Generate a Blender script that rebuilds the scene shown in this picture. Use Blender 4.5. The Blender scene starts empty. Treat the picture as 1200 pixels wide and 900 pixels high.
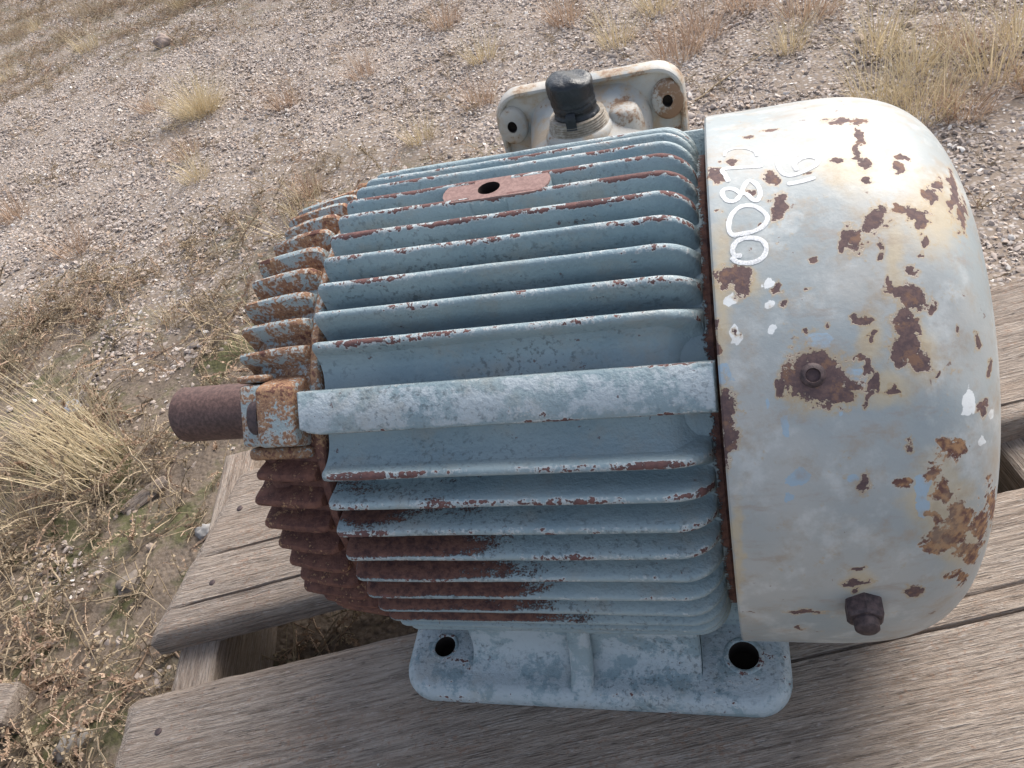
import bpy, bmesh, math, random
import numpy as np
from mathutils import Vector, Matrix, noise as mnoise
from mathutils.geometry import tessellate_polygon

random.seed(7)
rng = np.random.default_rng(7)
scene = bpy.context.scene
COL = scene.collection
R = 0.1778                 # radius over the cooling fins, metres
ZA = 1.773 * R             # height of the shaft axis above the ground
PLANK_TOP = 0.750 * R      # top of the pallet boards above the ground

# ------------------------------------------------------------------ camera
cam_d = bpy.data.cameras.new('camera')
cam = bpy.data.objects.new('camera', cam_d)
COL.objects.link(cam)
scene.camera = cam
cam_d.sensor_width = 36.0
cam_d.lens = 36.0 * 898.1 / 1200.0
cam_d.clip_start = 0.02
cam_d.clip_end = 500.0
_r = Vector((0.95654, 0.15367, -0.24781)); _u = Vector((0.06892, 0.70663, 0.70422)); _f = Vector((-0.28333, 0.69069, -0.66533))
cam.matrix_world = Matrix(((_r.x, _u.x, -_f.x, 1.3597 * R), (_r.y, _u.y, -_f.y, -2.3020 * R),
                           (_r.z, _u.z, -_f.z, 2.2680 * R + ZA), (0, 0, 0, 1)))

# ------------------------------------------------------------------ light
SUN_AZ, SUN_EL = math.radians(62), math.radians(44)
world = bpy.data.worlds.new('World'); scene.world = world
world.use_nodes = True
wn = world.node_tree.nodes; wl = world.node_tree.links
wn.clear()
sky = wn.new('ShaderNodeTexSky'); sky.sky_type = 'NISHITA'; sky.sun_disc = False
sky.sun_elevation = SUN_EL; sky.sun_rotation = math.pi / 2 - SUN_AZ
sky.air_density = 1.0; sky.dust_density = 3.0; sky.ozone_density = 1.0
bg = wn.new('ShaderNodeBackground'); bg.inputs['Strength'].default_value = 0.14
wo = wn.new('ShaderNodeOutputWorld')
hs = wn.new('ShaderNodeHueSaturation'); hs.inputs['Saturation'].default_value = 0.66   # thin white overcast veil
wl.new(sky.outputs[0], hs.inputs['Color']); wl.new(hs.outputs[0], bg.inputs[0]); wl.new(bg.outputs[0], wo.inputs[0])
sun_d = bpy.data.lights.new('sun', 'SUN'); sun_d.energy = 2.4; sun_d.angle = math.radians(42)
sun_d.color = (1.0, 0.95, 0.88)
sun = bpy.data.objects.new('sun', sun_d); COL.objects.link(sun)
sdir = Vector((math.cos(SUN_AZ) * math.cos(SUN_EL), math.sin(SUN_AZ) * math.cos(SUN_EL), math.sin(SUN_EL)))
sun.rotation_euler = sdir.to_track_quat('Z', 'Y').to_euler()
sun.location = sdir * 8
scene.view_settings.view_transform = 'Standard'
scene.view_settings.look = 'None'
scene.view_settings.exposure = 0.84
scene.view_settings.gamma = 1.0
scene.view_settings.use_curve_mapping = False
scene.render.engine = 'CYCLES'
scene.render.resolution_x = 1024; scene.render.resolution_y = 768

# ------------------------------------------------------------------ helpers
def tag(o, label=None, cat=None, group=None, kind=None):
    if label: o['label'] = label
    if cat: o['category'] = cat
    if group: o['group'] = group
    if kind: o['kind'] = kind
    return o

def empty(name, loc=(0, 0, 0), rz=0.0):
    o = bpy.data.objects.new(name, None); COL.objects.link(o)
    o.location = loc; o.rotation_euler = (0, 0, rz); o.empty_display_size = 0.05
    return o

class MB:
    """collects vertices, faces and per-vertex attributes, builds one mesh object"""
    def __init__(s): s.v = []; s.f = []; s.a = {}
    def add(s, verts, faces, **attrs):
        b = len(s.v)
        s.v.extend([tuple(p) for p in verts])
        s.f.extend([tuple(i + b for i in f) for f in faces])
        for k, val in attrs.items():
            L = s.a.setdefault(k, [])
            L.extend([0.0] * (b - len(L)))
            L.extend(list(val) if hasattr(val, '__len__') else [val] * len(verts))
        return s
    def grid(s, rows, closed_u=False, closed_v=False, **attrs):
        """rows: list of equal-length point lists"""
        n, m = len(rows), len(rows[0])
        verts = [p for r in rows for p in r]
        faces = []
        for i in range(n if closed_v else n - 1):
            i2 = (i + 1) % n
            for j in range(m if closed_u else m - 1):
                j2 = (j + 1) % m
                faces.append((i * m + j, i * m + j2, i2 * m + j2, i2 * m + j))
        return s.add(verts, faces, **attrs)
    def mesh(s, name, material, smooth=True):
        me = bpy.data.meshes.new(name)
        me.from_pydata(s.v, [], s.f)
        for k, L in s.a.items():
            L = L + [0.0] * (len(s.v) - len(L))
            at = me.attributes.new(k, 'FLOAT', 'POINT')
            at.data.foreach_set('value', np.array(L, dtype=np.float32))
        if material: me.materials.append(material)
        bm = bmesh.new(); bm.from_mesh(me)
        bmesh.ops.remove_doubles(bm, verts=bm.verts, dist=2e-6)
        bmesh.ops.recalc_face_normals(bm, faces=bm.faces)
        bm.to_mesh(me); bm.free()
        if smooth is not False:
            me.shade_smooth()
            if smooth is not True: me.set_sharp_from_angle(angle=math.radians(smooth))
        return me
    def build(s, name, material, parent=None, smooth=True, loc=None):
        me = s.mesh(name, material, smooth)
        o = bpy.data.objects.new(name, me); COL.objects.link(o)
        if parent is not None: o.parent = parent
        if loc is not None: o.location = loc
        return o

def lathe_rows(profile, seg, a0=0.0, a1=2 * math.pi, wob=None):
    """profile [(x, r)] turned about the X axis; angle measured from -Y towards +Z"""
    rows = []
    for k, (x, r) in enumerate(profile):
        row = []
        for j in range(seg):
            a = a0 + (a1 - a0) * j / seg
            rr = r if wob is None else r * (1 + wob(x, a))
            row.append((x, -rr * math.cos(a), rr * math.sin(a)))
        rows.append(row)
    return rows

def zlathe_rows(profile, seg, cx=0, cy=0, wob=None):
    rows = []
    for (z, r) in profile:
        row = []
        for j in range(seg):
            a = 2 * math.pi * j / seg
            rr = r if wob is None else r * (1 + wob(z, a))
            row.append((cx + rr * math.cos(a), cy + rr * math.sin(a), z))
        rows.append(row)
    return rows

def polar(x, t, r, deg):
    """x axial, t tangential (towards larger angle), r radial at the given angle"""
    a = math.radians(deg); c, s_ = math.cos(a), math.sin(a)
    return (x, -r * c + t * s_, r * s_ + t * c)

def rbox(x0, x1, t0, t1, r0, r1, deg=None, bev=0.01, segs=2, taper=None):
    """bevelled box as (verts, faces); with deg it sits on the motor circumference"""
    bm = bmesh.new()
    bmesh.ops.create_cube(bm, size=1.0)
    for v in bm.verts:
        fx, fy, fz = v.co.x + .5, v.co.y + .5, v.co.z + .5
        tx0, tx1, tt0, tt1 = x0, x1, t0, t1
        if taper and fz > .5:
            tx0, tx1, tt0, tt1 = x0 + taper[0], x1 - taper[1], t0 + taper[2], t1 - taper[3]
        v.co = Vector((tx0 + (tx1 - tx0) * fx, tt0 + (tt1 - tt0) * fy, r0 + (r1 - r0) * fz))
    if bev > 0:
        bmesh.ops.bevel(bm, geom=bm.edges[:] + bm.verts[:], offset=bev, segments=segs, affect='EDGES', profile=0.5)
    vs = [v.co.copy() for v in bm.verts]
    fs = [tuple(v.index for v in f.verts) for f in bm.faces]
    bm.free()
    if deg is not None: vs = [Vector(polar(v.x, v.y, v.z, deg)) for v in vs]
    return vs, fs

def fbm(x, y, z=0.0, o=4):
    return mnoise.fractal(Vector((x, y, z)), 1.0, 2.0, o)

def sstep(a, b, x):
    t = max(0.0, min(1.0, (x - a) / (b - a))); return t * t * (3 - 2 * t)

# ------------------------------------------------------------------ materials
class MT:
    def __init__(s, name):
        s.m = bpy.data.materials.new(name); s.m.use_nodes = True
        s.t = s.m.node_tree; s.t.nodes.clear()
        s.out = s.t.nodes.new('ShaderNodeOutputMaterial')
        s.b = s.t.nodes.new('ShaderNodeBsdfPrincipled')
        s.t.links.new(s.b.outputs[0], s.out.inputs[0])
        s.tc = s.t.nodes.new('ShaderNodeTexCoord')
    def put(s, sock, val):
        if isinstance(val, bpy.types.NodeSocket): s.t.links.new(val, sock)
        elif isinstance(val, (tuple, list)) and len(val) == 3 and sock.type == 'RGBA': sock.default_value = (*val, 1)
        else: sock.default_value = val
    def vec(s, scale=(1, 1, 1), coord='Object'):
        mp = s.t.nodes.new('ShaderNodeMapping'); mp.inputs['Scale'].default_value = scale
        s.t.links.new(s.tc.outputs[coord], mp.inputs[0]); return mp.outputs[0]
    def noise(s, scale, detail=4, rough=0.55, vec=None, dist=0.0):
        n = s.t.nodes.new('ShaderNodeTexNoise')
        n.inputs['Scale'].default_value = scale; n.inputs['Detail'].default_value = detail
        n.inputs['Roughness'].default_value = rough; n.inputs['Distortion'].default_value = dist
        s.t.links.new(vec if vec is not None else s.tc.outputs['Object'], n.inputs['Vector'])
        return n.outputs['Fac']
    def voro(s, scale, vec=None, feature='F1', out='Distance'):
        n = s.t.nodes.new('ShaderNodeTexVoronoi'); n.feature = feature
        n.inputs['Scale'].default_value = scale
        s.t.links.new(vec if vec is not None else s.tc.outputs['Object'], n.inputs['Vector'])
        return n.outputs[out]
    def attr(s, name, out='Fac'):
        n = s.t.nodes.new('ShaderNodeAttribute'); n.attribute_name = name; return n.outputs[out]
    def math(s, op, a, b=0.0, clamp=False):
        n = s.t.nodes.new('ShaderNodeMath'); n.operation = op; n.use_clamp = clamp
        s.put(n.inputs[0], a); s.put(n.inputs[1], b); return n.outputs[0]
    def step(s, x, lo, hi):
        n = s.t.nodes.new('ShaderNodeMapRange'); n.interpolation_type = 'SMOOTHSTEP'
        s.put(n.inputs['Value'], x); n.inputs['From Min'].default_value = lo; n.inputs['From Max'].default_value = hi
        return n.outputs[0]
    def mix(s, fac, a, b):
        n = s.t.nodes.new('ShaderNodeMix'); n.data_type = 'RGBA'
        s.put(n.inputs['Factor'], fac)
        A = [i for i in n.inputs if i.name == 'A' and i.type == 'RGBA'][0]
        B = [i for i in n.inputs if i.name == 'B' and i.type == 'RGBA'][0]
        s.put(A, a); s.put(B, b)
        return [o for o in n.outputs if o.type == 'RGBA'][0]
    def ramp(s, fac, stops):
        n = s.t.nodes.new('ShaderNodeValToRGB'); cr = n.color_ramp
        while len(cr.elements) < len(stops): cr.elements.new(0.5)
        for e, (p, c) in zip(cr.elements, stops): e.position = p; e.color = (*c, 1)
        s.put(n.inputs[0], fac); return n.outputs[0]
    def island(s):
        n = s.t.nodes.new('ShaderNodeNewGeometry'); return n.outputs['Random Per Island']
    def objrand(s):
        n = s.t.nodes.new('ShaderNodeObjectInfo'); return n.outputs['Random']
    def bump(s, h, strength=0.3, dist=0.001):
        n = s.t.nodes.new('ShaderNodeBump'); n.inputs['Strength'].default_value = strength
        n.inputs['Distance'].default_value = dist
        s.put(n.inputs['Height'], h); s.t.links.new(n.outputs[0], s.b.inputs['Normal'])
    def finish(s, color, rough=0.7, metallic=0.0, spec=None):
        s.put(s.b.inputs['Base Color'], color); s.put(s.b.inputs['Roughness'], rough)
        s.put(s.b.inputs['Metallic'], metallic)
        if spec is not None: s.put(s.b.inputs['Specular IOR Level'], spec)
        return s.m

RUST_DK = (0.105, 0.058, 0.056); RUST_OR = (0.26, 0.115, 0.045); CREAM = (0.62, 0.55, 0.46)

def painted_iron():
    """old blue-grey enamel over cast iron; attributes: wear (edges), zone (bare rust), pale (chalky repaint)"""
    t = MT('blue_grey_enamel')
    vs = t.vec((0.35, 1, 1))
    nA = t.noise(75, 5, 0.6, vs); nB = t.noise(420, 3, 0.6); nC = t.noise(14, 3); nD = t.noise(190, 4, 0.65)
    cA = t.math('SUBTRACT', nA, 0.5); cB = t.math('SUBTRACT', nB, 0.5); cD = t.math('SUBTRACT', nD, 0.5)
    base = t.mix(t.step(nC, 0.35, 0.65), (0.215, 0.288, 0.318), (0.275, 0.340, 0.358))
    base = t.mix(t.math('MULTIPLY', t.step(nD, 0.45, 0.75), 0.35), base, (0.30, 0.37, 0.38))
    pale = t.attr('pale')
    nP = t.math('SUBTRACT', t.noise(48, 6, 0.7), 0.5)
    pm = t.step(t.math('ADD', t.math('MULTIPLY', nP, 1.9), pale), 0.44, 0.62)
    base = t.mix(t.math('MULTIPLY', pm, t.math('MULTIPLY', t.step(pale, 0.0, 0.3), 0.68)), base, (0.47, 0.51, 0.53))
    wear = t.attr('wear'); zone = t.attr('zone')
    m = t.math('ADD', wear, t.math('ADD', t.math('MULTIPLY', cA, 1.45), t.math('ADD', t.math('MULTIPLY', cB, 0.6), t.math('MULTIPLY', cD, 0.9))))
    chip = t.step(m, 0.76, 0.80)
    rim = t.step(m, 0.60, 0.76)
    cF = t.math('SUBTRACT', t.noise(850, 2, 0.6), 0.5)
    z = t.math('ADD', zone, t.math('ADD', t.math('MULTIPLY', cF, 0.9), t.math('ADD', t.math('MULTIPLY', cB, 0.7), t.math('MULTIPLY', cA, 1.7))))
    zm = t.step(z, 0.40, 0.66)
    spots = t.step(t.math('ADD', t.noise(110, 5, 0.7), t.math('MULTIPLY', zone, 0.06)), 0.66, 0.695)
    grime = t.step(t.noise(300, 3, 0.65), 0.52, 0.66)
    gm = t.math('MULTIPLY', grime, t.step(t.noise(22, 4, 0.6, vs), 0.42, 0.62))
    dust = t.math('MULTIPLY', t.step(t.noise(34, 6, 0.72), 0.48, 0.70), 0.42)
    base = t.mix(dust, base, (0.31, 0.285, 0.235))
    col = t.mix(t.math('MULTIPLY', gm, 0.6), base, (0.06, 0.07, 0.075))
    col = t.mix(t.math('MULTIPLY', rim, 0.55), col, (0.60, 0.60, 0.58))
    rustc = t.mix(t.step(nD, 0.35, 0.7), RUST_DK, (0.17, 0.085, 0.075))
    col = t.mix(t.math('MULTIPLY', spots, 0.8), col, RUST_DK)
    zc = t.mix(t.step(nD, 0.3, 0.65), (0.060, 0.028, 0.027), (0.175, 0.082, 0.058))
    col = t.mix(zm, col, zc)
    col = t.mix(chip, col, rustc)
    bad = t.math('MAXIMUM', chip, zm)
    h = t.math('ADD', t.math('MULTIPLY', bad, -0.7), t.math('MULTIPLY', nB, 0.45))
    h = t.math('ADD', h, t.math('MULTIPLY', nD, 0.5))
    h = t.math('ADD', h, t.math('MULTIPLY', nA, 0.6))
    t.bump(h, 0.95, 0.0014)
    rough = t.math('ADD', t.math('MULTIPLY', bad, 0.3), t.math('ADD', 0.46, t.math('MULTIPLY', nD, 0.22)))
    return t.finish(col, rough, 0.0, 0.4)

def bracket_iron():
    """end bracket: enamel mostly eaten by rust; zone 0 = speckled paint, 1 = bare rust"""
    t = MT('rusted_enamel')
    nA = t.noise(70, 5, 0.6); nB = t.noise(480, 3, 0.65); nD = t.noise(160, 4, 0.65)
    cA = t.math('SUBTRACT', nA, 0.5); cB = t.math('SUBTRACT', nB, 0.5); cD = t.math('SUBTRACT', nD, 0.5)
    paint = t.mix(t.step(nA, 0.4, 0.6), (0.29, 0.345, 0.355), (0.42, 0.42, 0.39))
    rust = t.mix(t.step(nD, 0.3, 0.7), (0.085, 0.040, 0.034), (0.180, 0.084, 0.060))
    orange = t.mix(t.step(nB, 0.35, 0.65), (0.36, 0.21, 0.115), (0.22, 0.125, 0.085))
    zone = t.attr('zone'); wear = t.attr('wear')
    z1 = t.math('ADD', zone, t.math('ADD', t.math('MULTIPLY', cB, 1.3), t.math('ADD', t.math('MULTIPLY', cA, 1.2), t.math('MULTIPLY', cD, 0.9))))
    c = t.mix(t.step(z1, 0.32, 0.46), paint, orange)
    c = t.mix(t.step(z1, 0.66, 0.82), c, rust)
    ch = t.step(t.math('ADD', wear, t.math('MULTIPLY', cA, 1.8)), 0.85, 0.9)
    c = t.mix(ch, c, rust)
    t.bump(t.math('ADD', nB, t.math('MULTIPLY', nD, 1.2)), 0.65, 0.0010)
    return t.finish(c, 0.85, 0.0, 0.25)

def cover_sheet():
    t = MT('worn_grey_sheet_metal')
    nA = t.noise(60, 6, 0.62); nB = t.noise(330, 4, 0.65); nC = t.noise(11, 3, 0.5); nE = t.noise(26, 4, 0.6); nG = t.noise(38, 5, 0.65)
    cA = t.math('SUBTRACT', nA, 0.5); cB = t.math('SUBTRACT', nB, 0.5); cE = t.math('SUBTRACT', nE, 0.5)
    base = t.mix(t.step(nC, 0.35, 0.68), (0.280, 0.318, 0.328), (0.41, 0.405, 0.378))
    base = t.mix(t.math('MULTIPLY', t.step(nB, 0.52, 0.75), 0.3), base, (0.33, 0.38, 0.39))
    base = t.mix(t.math('MULTIPLY', t.step(nG, 0.5, 0.68), 0.45), base, (0.60, 0.61, 0.585))
    base = t.mix(t.math('MULTIPLY', t.step(nG, 0.46, 0.30), 0.30), base, (0.30, 0.33, 0.32))
    # faint stains that gather round rust
    st = t.math('ADD', t.attr('stain'), t.math('ADD', t.math('MULTIPLY', cE, 1.3), t.math('MULTIPLY', cA, 0.5)))
    base = t.mix(t.math('MULTIPLY', t.step(st, 0.0, 0.65), 0.72), base, (0.50, 0.40, 0.25))
    bl = t.math('ADD', t.attr('blue'), t.math('ADD', t.math('MULTIPLY', cA, 1.6), t.math('MULTIPLY', cB, 0.5)))
    base = t.mix(t.step(bl, 0.28, 0.34), base, (0.31, 0.40, 0.47))
    wh = t.math('ADD', t.attr('white'), t.math('ADD', t.math('MULTIPLY', cA, 1.2), t.math('MULTIPLY', cB, 0.5)))
    base = t.mix(t.step(wh, 0.18, 0.26), base, (0.72, 0.73, 0.71))
    r = t.math('ADD', t.attr('rust'), t.math('ADD', t.math('MULTIPLY', cA, 1.5), t.math('ADD', t.math('MULTIPLY', cB, 1.5), 0.12)))
    halo = t.math('MULTIPLY', t.step(r, -0.28, 0.12), 0.7)
    c = t.mix(halo, base, (0.42, 0.30, 0.16))
    c = t.mix(t.math('MULTIPLY', t.step(r, 0.03, 0.10), t.math('MULTIPLY', t.step(nG, 0.40, 0.55), 0.75)), c, (0.60, 0.52, 0.44))
    rc = t.mix(t.step(nB, 0.35, 0.7), (0.088, 0.056, 0.058), (0.150, 0.092, 0.082))
    rc = t.mix(t.math('MULTIPLY', t.step(t.noise(130, 5, 0.7), 0.52, 0.66), 0.75), rc, (0.23, 0.125, 0.075))
    rm = t.step(r, 0.09, 0.19)
    c = t.mix(rm, c, rc)
    fl = t.math('ADD', t.attr('flake'), t.math('ADD', t.math('MULTIPLY', cA, 2.4), t.math('MULTIPLY', cB, 2.2)))
    fm = t.step(fl, 0.14, 0.36)
    foc = t.mix(t.step(t.noise(210, 4, 0.6), 0.4, 0.62), (0.12, 0.055, 0.045), (0.36, 0.20, 0.10))
    c = t.mix(t.math('MULTIPLY', t.step(fl, -0.1, 0.22), 0.6), c, (0.50, 0.43, 0.34))
    c = t.mix(fm, c, foc)
    pits = t.step(t.noise(120, 4, 0.65), 0.685, 0.71)
    hz = t.math('MULTIPLY', t.step(t.noise(52, 5, 0.7), 0.48, 0.70), 0.50)
    sm = t.step(t.noise(1.0, 5, 0.7, t.vec((22, 70, 70))), 0.56, 0.72)
    c = t.mix(t.math('MULTIPLY', sm, t.math('MULTIPLY', t.math('SUBTRACT', 1.0, rm), 0.42)), c, (0.30, 0.215, 0.155))
    c = t.mix(t.math('MULTIPLY', hz, t.math('SUBTRACT', 1.0, rm)), c, (0.33, 0.25, 0.17))
    c = t.mix(t.math('MULTIPLY', pits, 0.8), c, (0.16, 0.10, 0.08))
    # dull weathered streaks round the shell
    bad = t.math('MAXIMUM', rm, fm)
    t.bump(t.math('ADD', t.math('MULTIPLY', bad, -0.8), t.math('ADD', t.math('MULTIPLY', nB, 0.35), t.math('MULTIPLY', nE, 0.8))), 0.45, 0.0009)
    return t.finish(c, t.math('ADD', t.math('MULTIPLY', bad, 0.35), 0.46), 0.0, 0.45)

def box_paint():
    t = MT('stained_pale_enamel')
    nA = t.noise(45, 5, 0.62); nB = t.noise(330, 4, 0.65); nC = t.noise(17, 3, 0.5)
    c = t.mix(t.step(nC, 0.4, 0.62), (0.36, 0.38, 0.38), (0.50, 0.47, 0.42))
    c = t.mix(t.math('MULTIPLY', t.step(nA, 0.44, 0.62), 0.7), c, (0.42, 0.30, 0.18))
    z = t.math('ADD', t.attr('zone'), t.math('ADD', t.math('SUBTRACT', nA, 0.5), t.math('MULTIPLY', t.math('SUBTRACT', nB, 0.5), 0.6)))
    c = t.mix(t.step(z, 0.16, 0.34), c, (0.25, 0.15, 0.09))
    c = t.mix(t.step(t.noise(90, 5, 0.65), 0.63, 0.68), c, (0.20, 0.11, 0.07))
    t.bump(nB, 0.4, 0.0008)
    return t.finish(c, 0.6, 0.0, 0.4)

def rust_mat(name, a, b, rough=0.75, metallic=0.0, scale=200):
    t = MT(name)
    nB = t.noise(scale, 5, 0.65); nC = t.noise(25, 3)
    c = t.mix(t.step(nB, 0.35, 0.68), a, b)
    c = t.mix(t.math('MULTIPLY', t.step(nC, 0.45, 0.7), 0.5), c, tuple(x * 0.6 for x in a))
    t.bump(nB, 0.5, 0.0006)
    return t.finish(c, rough, metallic, 0.35)

def simple(name, col, rough=0.6, spec=0.4, var=0.25, scale=60, bump=0.0):
    t = MT(name)
    n = t.noise(scale, 4)
    c = t.mix(n, tuple(x * (1 - var) for x in col), tuple(min(1, x * (1 + var)) for x in col))
    if bump: t.bump(t.noise(scale * 4, 4), bump, 0.001)
    return t.finish(c, rough, 0.0, spec)

def wood_mat(name, seed=0.0):
    t = MT(name)
    mp = t.t.nodes.new('ShaderNodeMapping'); mp.inputs['Location'].default_value = (seed, seed * 1.7, 0)
    mp.inputs['Scale'].default_value = (1, 1, 1); t.t.links.new(t.tc.outputs['Object'], mp.inputs[0])
    def str_(sx, sy):
        m2 = t.t.nodes.new('ShaderNodeMapping'); m2.inputs['Scale'].default_value = (sx, sy, sy)
        t.t.links.new(mp.outputs[0], m2.inputs[0]); return m2.outputs[0]
    g1 = t.noise(1.0, 6, 0.62, str_(16, 330), 0.15); g2 = t.noise(1.0, 4, 0.6, str_(45, 1100), 0.05)
    g3 = t.noise(1.0, 3, 0.5, str_(3, 34), 0.4); n1 = t.noise(9, 4, 0.6, mp.outputs[0]); n2 = t.noise(230, 4, 0.7, mp.outputs[0])
    c = t.mix(t.step(g1, 0.32, 0.66), (0.175, 0.138, 0.112), (0.39, 0.325, 0.270))
    c = t.mix(t.math('MULTIPLY', t.step(g3, 0.42, 0.66), 0.45), c, (0.27, 0.20, 0.15))
    c = t.mix(t.math('MULTIPLY', t.step(g2, 0.50, 0.72), 0.55), c, (0.40, 0.365, 0.33))
    c = t.mix(t.math('MULTIPLY', t.step(g2, 0.46, 0.30), 0.6), c, (0.055, 0.046, 0.040))
    g6 = t.noise(1.0, 5, 0.65, str_(2.2, 60), 0.3)
    c = t.mix(t.math('MULTIPLY', t.step(g6, 0.56, 0.72), 0.45), c, (0.085, 0.070, 0.060))
    # reddish mud worked into the grain
    rd = t.math('ADD', t.math('MULTIPLY', t.math('SUBTRACT', g1, 0.5), 1.0), n1)
    c = t.mix(t.math('MULTIPLY', t.step(t.math('ADD', rd, t.math('MULTIPLY', t.math('SUBTRACT', n2, 0.5), 0.7)), 0.63, 0.80), 0.5), c, (0.235, 0.135, 0.088))
    ln = t.noise(36, 4, 0.65, mp.outputs[0])
    c = t.mix(t.step(ln, 0.715, 0.745), c, (0.46, 0.45, 0.41))
    lo = t.noise(21, 5, 0.7, str_(1, 1), 0.6)
    c = t.mix(t.math('MULTIPLY', t.step(lo, 0.70, 0.725), 0.85), c, (0.52, 0.21, 0.045))
    g4 = t.noise(1.0, 3, 0.6, str_(110, 900), 0.1); g5 = t.noise(1.0, 3, 0.6, str_(90, 620), 0.1)
    c = t.mix(t.math('MULTIPLY', t.step(g4, 0.58, 0.70), 0.6), c, (0.50, 0.45, 0.41))
    c = t.mix(t.math('MULTIPLY', t.step(g5, 0.58, 0.72), 0.7), c, (0.060, 0.048, 0.042))
    c = t.mix(t.math('MULTIPLY', t.step(t.math('ADD', n2, t.math('MULTIPLY', n1, .25)), 0.69, 0.80), 0.4), c, (0.27, 0.16, 0.105))
    t.bump(t.math('ADD', g1, t.math('ADD', t.math('MULTIPLY', g2, 1.0), t.math('MULTIPLY', t.math('SUBTRACT', g4, g5), 0.8))), 1.0, 0.0018)
    return t.finish(c, 0.88, 0.0, 0.2)

def straw_mat(name, a, b, tip=None):
    t = MT(name)
    c = t.mix(t.island(), a, b)
    if tip: c = t.mix(t.attr('h'), c, tip)
    m = t.finish(c, 0.8, 0.0, 0.2)
    # thin dry leaf lets some light through
    tr = t.t.nodes.new('ShaderNodeBsdfTranslucent'); t.put(tr.inputs[0], c)
    mx = t.t.nodes.new('ShaderNodeMixShader'); mx.inputs[0].default_value = 0.25
    t.t.links.new(t.b.outputs[0], mx.inputs[1]); t.t.links.new(tr.outputs[0], mx.inputs[2])
    t.t.links.new(mx.outputs[0], t.out.inputs[0])
    return m

def pebble_mat():
    t = MT('pebble_stone')
    i = t.island()
    c = t.ramp(i, [(0.0, (0.21, 0.178, 0.158)), (0.25, (0.335, 0.278, 0.24)), (0.5, (0.415, 0.352, 0.31)), (0.72, (0.475, 0.41, 0.365)),
                   (0.86, (0.40, 0.30, 0.22)), (0.94, (0.58, 0.53, 0.48)), (1.0, (0.70, 0.67, 0.63))])
    n = t.noise(160, 4)
    c = t.mix(t.math('MULTIPLY', t.step(n, 0.45, 0.7), 0.35), c, (0.20, 0.17, 0.15))
    t.bump(n, 0.4, 0.001)
    return t.finish(c, 0.85, 0.0, 0.3)

def soil_mat():
    t = MT('gravelly_soil')
    n1 = t.noise(2.2, 5, 0.6); n2 = t.noise(26, 5, 0.65); n3 = t.noise(220, 4, 0.7)
    v = t.voro(110); vc = t.voro(110, None, 'F1', 'Color')
    soil = t.mix(n2, (0.165, 0.128, 0.100), (0.285, 0.235, 0.190))
    soil = t.mix(t.math('MULTIPLY', t.attr('moss'), 0.8), soil, t.mix(n2, (0.085, 0.064, 0.048), (0.165, 0.130, 0.098)))  # darkens weedy soil, and paints shade under the pallet
    soil = t.mix(t.math('MULTIPLY', t.step(n3, 0.4, 0.7), 0.5), soil, (0.26, 0.215, 0.18))
    sep = t.t.nodes.new('ShaderNodeSeparateColor'); t.t.links.new(vc, sep.inputs[0])
    grit = t.ramp(sep.outputs[0], [(0, (0.16, 0.14, 0.13)), (0.5, (0.30, 0.26, 0.235)), (0.85, (0.40, 0.36, 0.33)), (1, (0.56, 0.53, 0.50))])
    k = t.math('MULTIPLY', t.step(v, 0.55, 0.28), t.step(t.attr('gravel'), 0.15, 0.9))
    c = t.mix(k, soil, grit)
    moss = t.math('MULTIPLY', t.step(t.noise(7, 5, 0.7), 0.48, 0.60), t.attr('moss'))
    c = t.mix(t.math('MULTIPLY', moss, 0.7), c, (0.075, 0.085, 0.030))
    h = t.math('ADD', t.math('MULTIPLY', t.step(v, 0.6, 0.1), 1.0), n3)
    t.bump(h, 0.7, 0.002)
    return t.finish(c, 0.95, 0.0, 0.15)

M = {}
M['iron'] = painted_iron(); M['bracket'] = bracket_iron(); M['cover'] = cover_sheet(); M['box'] = box_paint()
M['shaft'] = rust_mat('rusty_steel_shaft', (0.075, 0.045, 0.040), (0.150, 0.090, 0.078), 0.6, 0.0, 320)
M['bolt'] = rust_mat('rusty_bolt_steel', (0.050, 0.036, 0.038), (0.120, 0.082, 0.080), 0.6, 0.1, 300)
M['bare'] = rust_mat('machined_rusty_iron', (0.195, 0.118, 0.105), (0.275, 0.175, 0.155), 0.8, 0.0, 420)
M['hole'] = simple('dark_bore', (0.026, 0.019, 0.016), 0.85, 0.2)  # near-black brown lining for the holes
def marker():
    t = MT('white_paint_marker')
    n = t.noise(1100, 3, 0.7); n2 = t.noise(45, 3)
    c = t.mix(t.step(t.math('ADD', n, t.math('MULTIPLY', n2, 0.4)), 0.66, 0.82), (0.80, 0.80, 0.79), (0.58, 0.58, 0.57))
    return t.finish(c, 0.7, 0.0, 0.2)
M['paint'] = marker()
M['thread'] = rust_mat('corroded_zinc_thread', (0.24, 0.20, 0.155), (0.42, 0.38, 0.32), 0.7, 0.0, 260)
M['wood_a'] = wood_mat('weathered_plank_wood', 0.0); M['wood_b'] = wood_mat('weathered_board_wood', 3.7)
M['straw'] = straw_mat('dry_straw', (0.44, 0.345, 0.205), (0.68, 0.58, 0.40))
M['weed'] = straw_mat('dry_weed_litter', (0.20, 0.148, 0.098), (0.52, 0.42, 0.295))
M['weed2'] = straw_mat('dry_pinkish_weed', (0.34, 0.225, 0.155), (0.56, 0.43, 0.32))
M['pebble'] = pebble_mat(); M['soil'] = soil_mat()

def tape_mat():
    t = MT('black_vinyl_tape')
    n = t.noise(70, 4); c = t.mix(n, (0.008, 0.010, 0.013), (0.022, 0.026, 0.032))
    t.bump(t.noise(75, 5, 0.6), 0.8, 0.003)
    return t.finish(c, 0.36, 0.0, 0.4)
M['tape'] = tape_mat()

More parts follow.
